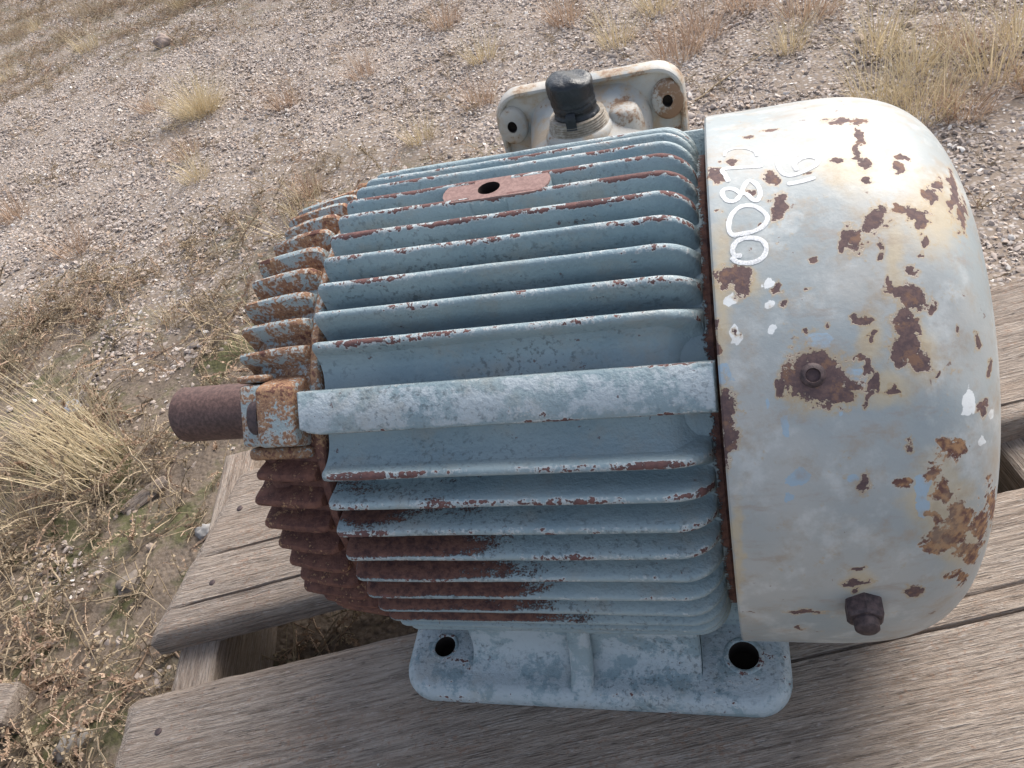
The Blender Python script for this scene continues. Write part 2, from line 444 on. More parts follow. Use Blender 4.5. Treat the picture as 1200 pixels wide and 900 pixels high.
# wear on the fan cover: centre and the two half axes of each patch on the sheet, in units of R
RUST = [
    (1.362, -0.495, 0.884, 0.046, -0.005, -0.003, -0.002, -0.027, -0.015),
    (1.385, -0.526, 0.864, 0.018, -0.002, -0.001, -0.002, -0.03, -0.018),
    (1.473, -0.532, 0.861, 0.009, -0.001, -0.001, -0.002, -0.017, -0.01),
    (1.554, -0.546, 0.852, 0.013, -0.001, -0.001, -0.001, -0.008, -0.005),
    (1.489, -0.576, 0.834, 0.009, -0.001, -0.001, -0.001, -0.008, -0.006),
    (1.599, -0.635, 0.791, 0.011, -0.001, -0.001, -0.001, -0.009, -0.007),
    (1.549, -0.639, 0.785, 0.006, -0.0, -0.0, -0.001, -0.005, -0.004),
    (1.557, -0.734, 0.698, 0.077, -0.004, -0.004, -0.005, -0.048, -0.05),
    (1.618, -0.77, 0.66, 0.025, -0.001, -0.001, -0.001, -0.01, -0.012),
    (1.549, -0.686, 0.746, 0.017, -0.001, -0.001, -0.001, -0.007, -0.006),
    (1.473, -0.745, 0.684, 0.018, -0.001, -0.001, -0.001, -0.014, -0.015),
    (1.646, -0.745, 0.684, 0.011, -0.0, -0.001, -0.001, -0.008, -0.008),
    (1.672, -0.69, 0.739, 0.019, -0.001, -0.002, -0.001, -0.008, -0.008),
    (1.69, -0.715, 0.717, 0.01, -0.0, -0.001, -0.002, -0.019, -0.019),
    (1.694, -0.744, 0.682, 0.01, -0.0, -0.001, -0.002, -0.018, -0.02),
    (1.677, -0.77, 0.654, 0.008, -0.0, -0.001, -0.001, -0.012, -0.014),
    (1.684, -0.619, 0.8, 0.027, -0.001, -0.003, -0.001, -0.009, -0.007),
    (1.711, -0.658, 0.764, 0.008, -0.0, -0.001, -0.001, -0.007, -0.006),
    (1.325, -0.786, 0.642, 0.027, -0.001, -0.001, -0.005, -0.049, -0.059),
    (1.314, -0.84, 0.567, 0.025, -0.001, -0.001, -0.005, -0.039, -0.057),
    (1.302, -0.663, 0.765, 0.012, -0.001, -0.001, -0.002, -0.022, -0.019),
    (1.304, -0.61, 0.807, 0.012, -0.001, -0.001, -0.002, -0.019, -0.015),
    (1.361, -0.63, 0.796, 0.007, -0.0, -0.0, -0.0, -0.006, -0.004),
    (1.754, -0.364, 0.936, 0.028, -0.0, -0.004, -0.006, -0.045, -0.017),
    (1.688, -0.417, 0.921, 0.026, -0.002, -0.002, -0.005, -0.039, -0.017),
    (1.653, -0.438, 0.912, 0.013, -0.001, -0.001, -0.001, -0.009, -0.005),
    (1.75, -0.229, 0.98, 0.018, -0.001, -0.002, -0.002, -0.017, -0.004),
    (1.823, -0.336, 0.935, 0.016, 0.002, -0.004, -0.002, -0.011, -0.004),
    (1.866, -0.339, 0.917, 0.03, 0.007, -0.009, -0.005, -0.028, -0.009),
    (1.905, -0.282, 0.921, 0.019, 0.008, -0.008, -0.007, -0.038, -0.008),
    (1.94, -0.215, 0.918, 0.016, 0.01, -0.009, -0.007, -0.038, -0.004),
    (1.867, -0.373, 0.905, 0.018, 0.004, -0.006, -0.003, -0.021, -0.007),
    (1.985, -0.197, 0.883, 0.019, 0.02, -0.015, -0.024, -0.108, -0.0),
    (1.994, -0.274, 0.854, 0.019, 0.019, -0.016, -0.016, -0.074, -0.006),
    (1.836, -0.184, 0.972, 0.016, 0.003, -0.004, -0.002, -0.015, -0.002),
    (1.851, -0.133, 0.976, 0.022, 0.005, -0.006, -0.002, -0.012, -0.001),
    (1.744, -0.453, 0.9, 0.011, -0.0, -0.001, -0.002, -0.012, -0.006),
    (1.745, -0.48, 0.884, 0.011, -0.0, -0.001, -0.001, -0.011, -0.006),
    (1.755, -0.532, 0.853, 0.008, 0.0, -0.001, -0.002, -0.014, -0.009),
    (1.859, -0.426, 0.884, 0.007, 0.001, -0.002, -0.002, -0.015, -0.006),
    (1.852, -0.472, 0.862, 0.007, 0.001, -0.002, -0.001, -0.007, -0.003),
    (1.826, -0.509, 0.851, 0.013, 0.002, -0.003, -0.001, -0.011, -0.006),
    (1.798, -0.558, 0.827, 0.042, 0.003, -0.008, -0.003, -0.02, -0.013),
    (1.823, -0.577, 0.806, 0.03, 0.004, -0.007, -0.003, -0.023, -0.016),
    (1.796, -0.627, 0.778, 0.038, 0.003, -0.007, -0.004, -0.036, -0.028),
    (1.788, -0.677, 0.733, 0.032, 0.002, -0.006, -0.003, -0.025, -0.023),
    (1.764, -0.706, 0.714, 0.019, 0.001, -0.003, -0.001, -0.013, -0.013),
    (1.817, -0.705, 0.7, 0.023, 0.003, -0.005, -0.001, -0.014, -0.014),
    (1.865, -0.582, 0.788, 0.007, 0.001, -0.002, -0.002, -0.015, -0.01),
    (1.923, -0.615, 0.729, 0.007, 0.003, -0.003, -0.001, -0.009, -0.007),
    (1.983, -0.607, 0.675, 0.011, 0.007, -0.008, -0.003, -0.021, -0.015),
    (2.011, -0.647, 0.592, 0.01, 0.009, -0.009, -0.002, -0.017, -0.015),
    (1.745, -0.764, 0.652, 0.019, 0.001, -0.003, -0.001, -0.007, -0.009),
    (1.857, -0.722, 0.666, 0.009, 0.002, -0.003, -0.001, -0.008, -0.008),
    (1.379, -0.082, 1.01, 0.02, -0.005, -0.0, -0.001, -0.018, -0.001),
    (1.339, -0.141, 1.004, 0.02, -0.005, -0.001, -0.001, -0.032, -0.004),
    (1.501, -0.181, 0.998, 0.024, -0.005, -0.001, -0.002, -0.029, -0.005),
    (1.497, -0.31, 0.966, 0.023, -0.004, -0.001, -0.004, -0.041, -0.013),
    (1.43, -0.226, 0.988, 0.014, -0.003, -0.001, -0.001, -0.014, -0.003),
    (1.59, -0.191, 0.995, 0.011, -0.002, -0.001, -0.001, -0.007, -0.001),
    (1.677, -0.142, 1.002, 0.014, -0.002, -0.001, -0.002, -0.015, -0.002),
    (1.438, 0.069, 1.013, 0.02, -0.008, 0.001, -0.001, -0.013, 0.001),
    (1.513, 0.1, 1.01, 0.03, -0.013, 0.001, -0.001, -0.014, 0.001),
    (1.585, -0.477, 0.893, 0.009, -0.001, -0.001, -0.001, -0.009, -0.005),
    (1.642, -0.443, 0.909, 0.009, -0.001, -0.001, -0.002, -0.014, -0.007),
    (1.441, -0.345, 0.952, 0.007, -0.001, -0.0, -0.001, -0.008, -0.003),
    (1.334, -0.293, 0.969, 0.014, -0.002, -0.001, -0.0, -0.006, -0.002),
    (1.565, -0.253, 0.982, 0.007, -0.001, -0.0, -0.001, -0.01, -0.002),
    (1.71, 0.078, 1.007, 0.029, -0.007, -0.002, -0.004, -0.032, 0.003),
    (1.77, 0.066, 1.002, 0.034, -0.002, -0.005, -0.004, -0.025, 0.002),
    (1.756, -0.032, 1.004, 0.012, -0.001, -0.002, -0.007, -0.049, -0.001),
    (1.734, -0.119, 1.0, 0.014, -0.001, -0.002, -0.006, -0.045, -0.005),
    (1.75, -0.169, 0.992, 0.018, -0.001, -0.002, -0.002, -0.015, -0.002),
    (1.785, -0.846, 0.533, 0.013, 0.001, -0.002, -0.0, -0.008, -0.012),
    (1.667, -0.908, 0.45, 0.011, 0.0, -0.001, -0.0, -0.01, -0.021),
    (1.646, -0.999, 0.168, 0.025, 0.001, -0.001, 0.0, -0.002, -0.011),
    (1.652, -1.007, 0.107, 0.037, 0.001, -0.001, 0.0, -0.001, -0.012),
    (1.642, -1.011, 0.071, 0.014, 0.0, -0.0, 0.0, -0.001, -0.013),
    (1.813, -0.995, 0.038, 0.022, 0.005, -0.008, 0.002, -0.0, -0.028),
    (1.504, -1.012, -0.045, 0.055, -0.0, 0.002, 0.0, 0.001, -0.017),
    (1.496, -1.0, -0.171, 0.01, -0.0, 0.001, 0.0, 0.004, -0.025),
    (1.982, -0.735, 0.537, 0.011, 0.007, -0.008, -0.001, -0.014, -0.018),
]
FLAKE = [
    (1.886, -0.831, 0.499, 0.032, 0.008, -0.012, -0.0, -0.02, -0.033),
    (1.84, -0.876, 0.455, 0.035, 0.006, -0.01, 0.0, -0.018, -0.035),
    (1.874, -0.893, 0.394, 0.03, 0.008, -0.011, 0.001, -0.017, -0.039),
    (1.762, -0.902, 0.442, 0.026, 0.002, -0.004, -0.0, -0.007, -0.014),
    (1.852, -0.93, 0.321, 0.028, 0.006, -0.009, 0.001, -0.008, -0.024),
    (1.886, -0.938, 0.25, 0.053, 0.017, -0.026, 0.003, -0.012, -0.052),
    (1.847, -0.96, 0.225, 0.033, 0.008, -0.012, 0.002, -0.006, -0.029),
    (1.924, -0.907, 0.286, 0.033, 0.014, -0.02, 0.004, -0.018, -0.064),
    (1.991, -0.878, 0.201, 0.03, 0.024, -0.036, 0.011, -0.01, -0.095),
    (2.029, -0.819, 0.23, 0.029, 0.036, -0.05, 0.014, -0.004, -0.1),
    (1.965, -0.917, 0.118, 0.044, 0.03, -0.047, 0.007, -0.001, -0.056),
    (1.939, -0.943, 0.037, 0.033, 0.021, -0.034, 0.008, 0.003, -0.056),
]
BLUE = [
    (1.432, -0.779, 0.649, 0.013, -0.001, -0.001, -0.002, -0.018, -0.022),
    (1.477, -0.817, 0.6, 0.02, -0.001, -0.001, -0.004, -0.037, -0.05),
    (1.498, -0.894, 0.48, 0.04, -0.001, -0.001, -0.001, -0.014, -0.027),
    (1.466, -0.919, 0.428, 0.023, -0.0, -0.001, -0.002, -0.015, -0.032),
    (1.818, -0.894, 0.435, 0.035, 0.005, -0.009, 0.0, -0.024, -0.05),
    (1.824, -0.93, 0.349, 0.029, 0.005, -0.008, 0.002, -0.021, -0.057),
    (1.616, -0.794, 0.632, 0.017, -0.0, -0.001, -0.001, -0.013, -0.016),
    (1.325, -0.717, 0.714, 0.046, -0.002, -0.002, -0.003, -0.027, -0.027),
    (1.653, -0.733, 0.697, 0.042, -0.001, -0.003, -0.002, -0.025, -0.026),
    (1.575, -0.664, 0.767, 0.053, -0.003, -0.003, -0.002, -0.021, -0.018),
    (1.64, -0.898, 0.468, 0.017, -0.0, -0.001, -0.0, -0.006, -0.011),
]
WHITE = [
    (1.36, -0.631, 0.794, 0.018, -0.001, -0.001, -0.003, -0.032, -0.025),
    (1.357, -0.556, 0.846, 0.021, -0.002, -0.001, -0.001, -0.015, -0.01),
    (1.453, -0.63, 0.792, 0.018, -0.001, -0.001, -0.001, -0.015, -0.012),
    (1.456, -0.57, 0.839, 0.016, -0.001, -0.001, -0.001, -0.012, -0.008),
    (1.457, -0.517, 0.872, 0.011, -0.001, -0.001, -0.002, -0.017, -0.01),
    (1.952, -0.737, 0.575, 0.025, 0.012, -0.014, -0.002, -0.032, -0.039),
    (2.011, -0.719, 0.501, 0.016, 0.014, -0.017, -0.001, -0.017, -0.023),
    (1.989, -0.775, 0.461, 0.014, 0.01, -0.012, 0.0, -0.01, -0.017),
]
STAIN = [
    (1.921, -0.323, 0.897, 0.123, 0.054, -0.054, -0.032, -0.179, -0.045),
    (1.788, -0.472, 0.88, 0.043, 0.002, -0.008, -0.018, -0.135, -0.069),
    (1.735, -0.755, 0.663, 0.094, 0.003, -0.012, -0.004, -0.045, -0.051),
    (1.702, -0.668, 0.756, 0.063, -0.001, -0.006, -0.007, -0.068, -0.06),
    (1.825, -0.68, 0.723, 0.074, 0.01, -0.017, -0.011, -0.1, -0.09),
    (1.328, -0.546, 0.852, 0.042, -0.004, -0.002, -0.028, -0.378, -0.243),
    (1.857, -0.902, 0.388, 0.113, 0.025, -0.038, 0.004, -0.082, -0.195),
    (1.652, -1.007, 0.103, 0.065, 0.002, -0.002, 0.004, -0.011, -0.113),
    (1.556, -0.745, 0.686, 0.107, -0.005, -0.005, -0.007, -0.07, -0.076),
    (1.389, -0.511, 0.877, 0.08, -0.008, -0.005, -0.004, -0.055, -0.032),
    (1.941, -0.925, 0.175, 0.111, 0.058, -0.09, 0.022, -0.026, -0.219),
    (1.322, -0.986, 0.232, 0.024, -0.0, -0.0, -0.022, -0.087, -0.367),
    (1.722, -0.157, 0.995, 0.136, -0.015, -0.015, -0.026, -0.188, -0.027),
]
WRITING = [
    [(1.365, 87.52), (1.37, 88.85), (1.39, 89.64), (1.413, 89.62), (1.441, 88.78), (1.457, 87.44), (1.461, 86.12)],
    [(1.474, 82.97), (1.412, 83.38), (1.358, 83.51), (1.364, 81.73), (1.372, 79.95)],
    [(1.403, 76.82), (1.383, 78.09), (1.358, 78.22), (1.351, 77.18), (1.363, 75.62), (1.385, 75.28), (1.403, 76.56), (1.415, 78.44), (1.431, 79.62), (1.451, 78.39), (1.458, 76.4), (1.449, 74.87), (1.435, 75.13), (1.42, 76.46), (1.403, 76.82)],
    [(1.383, 67.99), (1.366, 68.73), (1.363, 70.24), (1.372, 72.19), (1.398, 73.83), (1.434, 73.77), (1.46, 72.4), (1.471, 70.9), (1.456, 69.43), (1.425, 68.54), (1.37, 68.25)],
    [(1.393, 64.29), (1.373, 64.53), (1.369, 65.72), (1.383, 67.05), (1.414, 67.48), (1.448, 66.85), (1.46, 65.37), (1.449, 63.71), (1.418, 62.91), (1.381, 63.24), (1.363, 64.23)],
    [(1.521, 84.74), (1.518, 82.23), (1.53, 80.13), (1.558, 79.65), (1.592, 80.33), (1.62, 81.37), (1.629, 82.74), (1.606, 83.71), (1.579, 83.36), (1.562, 82.27), (1.567, 80.5)],
    [(1.535, 77.63), (1.569, 77.8), (1.614, 78.32)],
]

# ------------------------------------------------------------------ ground
def weedy(x, y):
    """0 on the bare gravel track, 1 in the weedy strip beside the pallet (x, y in metres)"""
    X, Y = x / R, y / R
    n = fbm(x * 1.6, y * 1.6, 3.0, 3)
    a = sstep(1.6, -3.4, Y - (4.5 + 0.293 * (X + 7.74)) + n * 2.0) * sstep(0.5, -1.5, X + n * 1.5)
    b = sstep(-1.2, 0.8, Y - (12.3 + 0.33 * (X + 14.17)) + n * 2.4) * sstep(-2.0, -6.0, X + n * 2)
    return max(a, 0.42 * b)

def ground_z(x, y):
    return 0.018 * fbm(x * 0.9, y * 0.9, 1.0, 4) + 0.006 * fbm(x * 6, y * 6, 9.0, 3) * (0.5 + weedy(x, y)) - 0.012

def axis_samples(a, b, n, far):
    inner = list(np.linspace(a, b, n))
    out = [0.5, 1.2, 2.5, 5, 10, 20, 45, far]
    return [a - d for d in reversed(out)] + inner + [b + d for d in out]

def build_ground():
    xs = axis_samples(-5.0, 1.8, 190, 140); ys = axis_samples(-1.2, 5.4, 185, 140)
    mb = MB(); rows = []; wd = []; ms = []
    for y in ys:
        row = []
        for x in xs:
            w = max(weedy(x, y), sstep(9.0, 5.5, math.hypot(x / R - 1.0, y / R + 2.5)) if x < 0.9 and y < 0.35 else 0.0)   # weedy dark soil; pallet-gap shade also painted in, under and round the pallet
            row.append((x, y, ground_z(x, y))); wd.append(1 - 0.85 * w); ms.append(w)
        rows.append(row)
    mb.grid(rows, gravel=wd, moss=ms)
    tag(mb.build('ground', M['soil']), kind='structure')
build_ground()

def pebble_shape(sub, seed):
    bm = bmesh.new(); bmesh.ops.create_icosphere(bm, subdivisions=sub, radius=1.0)
    for v in bm.verts:
        n = mnoise.noise(v.co * 1.3 + Vector((seed * 3.1, seed, 0))); v.co *= 1 + 0.42 * n
    vs = np.array([v.co[:] for v in bm.verts]); fs = [tuple(v.index for v in f.verts) for f in bm.faces]
    bm.free(); return vs, fs

SHAPES = [pebble_shape(1, k) for k in range(9)]
SHAPES2 = [pebble_shape(2, k + 20) for k in range(4)]

def rot_mat(a, b, c):
    ca, sa, cb, sb, cc, sc = math.cos(a), math.sin(a), math.cos(b), math.sin(b), math.cos(c), math.sin(c)
    return np.array(((cc, -sc, 0), (sc, cc, 0), (0, 0, 1))) @ np.array(((cb, 0, sb), (0, 1, 0), (-sb, 0, cb))) @ np.array(((1, 0, 0), (0, ca, -sa), (0, sa, ca)))

def gravel_patch(name, rad, n, smin, smax, k):
    r_ = np.random.default_rng(100 + k); mb = MB()
    for i in range(n):
        vs, fs = SHAPES[r_.integers(len(SHAPES))]
        a = r_.uniform(0, 2 * math.pi); q = rad * math.sqrt(r_.uniform()) 
        size = smin + (smax - smin) * r_.uniform() ** 3.2
        v = vs * (size * np.array((r_.uniform(.75, 1.25), r_.uniform(.6, 1.0), r_.uniform(.38, .7)))) @ rot_mat(r_.normal(0, .45), r_.normal(0, .45), r_.uniform(0, 6.28)).T
        v = v + np.array((q * math.cos(a), q * math.sin(a), size * r_.uniform(-.15, .35)))
        mb.add(v.tolist(), fs)
    me = mb.mesh(name, M['pebble'], smooth=38)
    return bpy.data.objects.new(name, me)

def scatter(name, pts, rots, scls, idx, sources, label, cat):
    """ONE object that instances the source meshes on its points (uncountable ground cover)"""
    colls = bpy.data.collections.new(name + '_pieces')
    for i, s in enumerate(sources):
        s.name = '%s_piece_%02d' % (name, i); colls.objects.link(s)
    me = bpy.data.meshes.new(name); me.from_pydata([tuple(p) for p in pts], [], [])
    for nm, ty, dat in (('rot', 'FLOAT_VECTOR', np.array(rots, dtype=np.float32).ravel()), ('scl', 'FLOAT', np.array(scls, dtype=np.float32)), ('idx', 'INT', np.array(idx, dtype=np.int32))):
        at = me.attributes.new(nm, ty, 'POINT'); at.data.foreach_set('vector' if ty == 'FLOAT_VECTOR' else 'value', dat)
    o = bpy.data.objects.new(name, me); COL.objects.link(o)
    ng = bpy.data.node_groups.new(name + '_scatter', 'GeometryNodeTree')
    ng.interface.new_socket('Geometry', in_out='INPUT', socket_type='NodeSocketGeometry')
    ng.interface.new_socket('Geometry', in_out='OUTPUT', socket_type='NodeSocketGeometry')
    N = ng.nodes; L = ng.links
    gi = N.new('NodeGroupInput'); go = N.new('NodeGroupOutput')
    iop = N.new('GeometryNodeInstanceOnPoints'); ci = N.new('GeometryNodeCollectionInfo')
    ci.inputs['Collection'].default_value = colls
    ci.inputs['Separate Children'].default_value = True; ci.inputs['Reset Children'].default_value = True
    iop.inputs['Pick Instance'].default_value = True
    def na(nm, ty):
        n = N.new('GeometryNodeInputNamedAttribute'); n.data_type = ty; n.inputs['Name'].default_value = nm
        return n.outputs['Attribute']
    L.new(gi.outputs[0], iop.inputs['Points']); L.new(ci.outputs[0], iop.inputs['Instance'])
    L.new(na('idx', 'INT'), iop.inputs['Instance Index'])
    e2r = N.new('FunctionNodeEulerToRotation'); L.new(na('rot', 'FLOAT_VECTOR'), e2r.inputs[0]); L.new(e2r.outputs[0], iop.inputs['Rotation'])
    L.new(na('scl', 'FLOAT'), iop.inputs['Scale']); L.new(iop.outputs[0], go.inputs[0])
    md = o.modifiers.new('scatter', 'NODES'); md.node_group = ng
    tag(o, label, cat, kind='stuff')
    return o

def under_pallet(x, y, m=0.0):
    X, Y = x / R, y / R
    u = X * math.cos(.27) + Y * math.sin(.27); v = -X * math.sin(.27) + Y * math.cos(.27)
    return u > -1.55 - m and u < 4.2 and v > -2.4 and v < 1.0 + m

def build_gravel():
    src = [gravel_patch('p', 0.105, 520, 0.0015, 0.0072, k) for k in range(7)]
    pts, rots, sc, idx = [], [], [], []
    step = 0.098
    x = -5.0
    while x < 1.8:
        y = -1.0
        while y < 5.2:
            px, py = x + random.uniform(-.03, .03), y + random.uniform(-.03, .03)
            w = weedy(px, py)
            if random.random() > 0.5 * w and not under_pallet(px, py, 0.35):
                pts.append((px, py, ground_z(px, py) - 0.0018 - 0.004 * w)); rots.append((0, 0, random.uniform(0, 6.28)))
                sc.append(random.uniform(.85, 1.2)); idx.append(random.randrange(7))
            y += step
        x += step
    scatter('gravel', pts, rots, sc, idx, src, 'loose pinkish grey gravel spread over the yard', 'gravel')
    # coarser single stones
    src = []
    for k, (vs, fs) in enumerate(SHAPES2):
        mb = MB(); mb.add((vs * np.array((1, .8, .55))).tolist(), fs)
        src.append(bpy.data.objects.new('s', mb.mesh('s', M['pebble'], smooth=40)))
    pts, rots, sc, idx = [], [], [], []
    for i in range(5200):
        px, py = random.uniform(-5, 1.8), random.uniform(-1.0, 5.2)
        if under_pallet(px, py, -.1): continue
        if random.random() < .6 * weedy(px, py): continue
        near = sstep(2.6, 0.4, math.hypot(px - 0.7, py - 0.9))
        s = 0.0035 + 0.0085 * random.random() ** 2.5 * (0.6 + 0.6 * near)
        pts.append((px, py, ground_z(px, py) + s * 0.25)); rots.append((random.gauss(0, .4), random.gauss(0, .4), random.uniform(0, 6.28)))
        sc.append(s); idx.append(random.randrange(len(src)))
    scatter('coarse_gravel', pts, rots, sc, idx, src, 'coarser rounded stones lying among the gravel', 'gravel')
build_gravel()

# ------------------------------------------------------------------ pallet
PA = math.radians(15.5)
PO = Vector((0.3 * R, 0.0, 0))
pal = empty('wooden_pallet', (PO.x, PO.y, 0.0), PA)
tag(pal, 'weathered grey wooden pallet of wide boards carrying the electric motor', 'pallet')
def to_uv(X, Y):
    d = Vector((X * R - PO.x, Y * R - PO.y)); c, s_ = math.cos(PA), math.sin(PA)
    return (d.x * c + d.y * s_, -d.x * s_ + d.y * c)

def plank(name, corners, thick, cracks, material, seed, ztop):
    """corners near-left, near-right, far-right, far-left in pallet coordinates; cracks (t0, s0, s1, depth, slope)"""
    nl, nr, fr, fl = [Vector(c) for c in corners]
    ss = sorted(set([round(i / 130, 5) for i in range(131)]))
    ts = [i / 34 for i in range(35)]
    W = (fl - nl).length
    for (t0, s0, s1, dep, sl) in cracks: ts += [t0 - .0035 / W * .5, t0, t0 + .0035 / W * .5]
    ts = sorted(set(round(t, 6) for t in ts))
    # drop plain rows lying too near a crack row
    keep = []
    for t in ts:
        near = [c[0] for c in cracks if abs(c[0] - t) < 0.012]
        if near and min(abs(t - (c + k)) for c in near for k in (-.00175 / W, 0, .00175 / W)) > 1e-5: continue
        keep.append(t)
    ts = keep
    def pos(s, t):
        a = nl.lerp(nr, s); b = fl.lerp(fr, s); return a.lerp(b, t)
    ctr = (nl + nr + fr + fl) / 4
    mb = MB(); rows = []
    for t in ts:
        row = []
        for s in ss:
            tt = t
            wander = 0.0
            p = pos(s, t)
            for (t0, s0, s1, dep, sl) in cracks: wander += sl * (s - 0.5 * (s0 + s1)) * max(0.0, 1 - abs(t - t0) * 6)
            p = pos(s, t + wander * max(0.0, 1 - abs(2 * t - 1) ** 8))
            z = ztop
            e = min(t, 1 - t) * W; e2 = min(s, 1 - s) * (nr - nl).length
            rnd = 0.0045
            for q in (e, e2):
                if q < rnd: z -= rnd - math.sqrt(max(0, rnd * rnd - (rnd - q) ** 2))
            z += 0.0011 * fbm(p.x * 14 + seed, p.y * 90, seed, 4) + 0.0012 * fbm(p.x * 4, p.y * 9, seed + 4, 2)
            ed = 0.0009 * fbm(p.x * 60, p.y * 60, seed + 8, 4)
            for (t0, s0, s1, dep, sl) in cracks:
                if abs(t - t0) < 1e-5:
                    k = sstep(s0, s0 + .04, s) * sstep(s1, s1 - .06, s)
                    z -= dep * k * (0.75 + 0.4 * mnoise.noise(Vector((s * 40, t0 * 50, seed))))
            if t == ts[0] or t == ts[-1]: p = p + Vector((0, ed))
            if s == ss[0] or s == ss[-1]: p = p + Vector((ed * 2.2, 0))
            row.append((p.x - ctr.x, p.y - ctr.y, z))
        rows.append(row)
    mb.grid(rows)
    # sides and underside
    def skirt(edge):
        lo = [(x + 0.0012 * mnoise.noise(Vector((x * 40, y * 40, seed))), y + 0.0012 * mnoise.noise(Vector((x * 60, y * 60, seed + 2))), ztop - thick) for (x, y, z) in edge]
        mid = [(x, y, ztop - thick * .5) for (x, y, z) in edge]
        mb.grid([edge, mid, lo])
    skirt(rows[0]); skirt(rows[-1]); skirt([r[0] for r in rows]); skirt([r[-1] for r in rows])
    c4 = [rows[0][0], rows[0][-1], rows[-1][-1], rows[-1][0]]
    mb.add([(x, y, ztop - thick + .0005) for (x, y, z) in c4], [(0, 1, 2, 3)])
    return mb.build(name, material, pal, smooth=55, loc=(ctr.x, ctr.y, 0))

TH = 0.165 * R
near_pl = [to_uv(-1.40, -2.30), None, None, to_uv(-1.775, -1.02)]
fu, fv = to_uv(2.6, 0.19); nu, nv = to_uv(-1.775, -1.02)
near_c = [(nu + .01, nv - 1.34 * R), (fu + 2.2 * R, fv - 1.34 * R), (fu + 2.2 * R, fv + .002), (nu, nv)]
a0 = to_uv(-1.85, -0.70); a1 = to_uv(-1.80, 0.49); b0 = to_uv(2.71, 0.61); b1 = to_uv(2.83, 1.66)
sl0 = (b0[1] - a0[1]) / (b0[0] - a0[0]); sl1 = (b1[1] - a1[1]) / (b1[0] - a1[0])
far_c = [a0, (b0[0] + 2 * R, b0[1] + sl0 * 2 * R), (b1[0] + 2 * R, b1[1] + sl1 * 2 * R), a1]
plank('plank', near_c, TH, [(0.575, 0.44, 0.92, 0.007, -0.02), (0.66, 0.47, 0.80, 0.004, 0.03), (0.30, 0.02, 0.3, 0.003, 0.02)], M['wood_a'], 1.0, PLANK_TOP)
plank('plank', far_c, TH, [(0.44, 0.0, 0.24, 0.006, 0.10), (0.16, 0.0, 0.17, 0.006, 0.03), (0.10, 0.62, 0.85, 0.005, 0.02), (0.72, 0.3, 0.7, 0.004, 0.02)], M['wood_b'], 5.0, PLANK_TOP)
def stringer(u0, u1, v0, v1):
    mb = MB(); vs, fs = rbox(v0, v1, u0, u1, -0.03, PLANK_TOP - TH + .001, None, 0.003, 1)
    mb.add([(p.x, -p.y, p.z) for p in vs], fs)
    o = mb.build('stringer', M['wood_b'], pal, smooth=30); o.rotation_euler = (0, 0, math.pi / 2); return o
su = to_uv(-1.74, -0.78)[0]
for k in (0.02, 2.25, 4.55):
    stringer(su + (k) * R, su + (k + .24) * R, to_uv(-1.4, -2.25)[1], to_uv(-1.5, .95)[1])
# nails driven through the board ends
mbn = None
for (X, Y) in ((-1.60, -0.34), (-1.66, 0.18), (-1.50, -1.17)):
    u, v = to_uv(X, Y); mb = MB()
    mb.grid(zlathe_rows([(PLANK_TOP - .004, .0032), (PLANK_TOP + .0002, .0034), (PLANK_TOP + .0009, .0028), (PLANK_TOP + .001, .0002)], 12), closed_u=True)
    mb.build('nail', M['bolt'], pal, loc=(u, v, 0))

# ------------------------------------------------------------------ electric motor (axis along X, geometry in units of R)
MX = 0.63
motor = empty('electric_motor', (MX * R, 0, PLANK_TOP))
tag(motor, 'old blue grey finned electric motor with rusty shaft and dented pale fan cover', 'electric motor')
MLOC = (-MX * R, 0, ZA - PLANK_TOP)

def mpart(mb, name, material, parent=None, smooth=True):
    mb.v = [(x * R, y * R, z * R) for (x, y, z) in mb.v]
    if parent is None: return mb.build(name, material, motor, smooth, MLOC)
    return mb.build(name, material, parent, smooth)

FX1 = 1.275; ROOT = 0.880; PAD = 43.2
# barrel
mb = MB()
mb.grid(lathe_rows([(0.0, 0.55), (0.0, ROOT - .01), (0.012, ROOT), (0.05, ROOT), (0.4, ROOT), (0.9, ROOT), (1.255, ROOT), (FX1 + .02, ROOT), (FX1 + .05, ROOT - .03), (FX1 + .05, 0.5)], 128), closed_u=True, zone=[z_ for q_ in (.8, .8, .6, .05, .05, .05, .05, .95, .95, .95) for z_ in [q_] * 128])
frame = mpart(mb, 'frame', M['iron'], smooth=40)

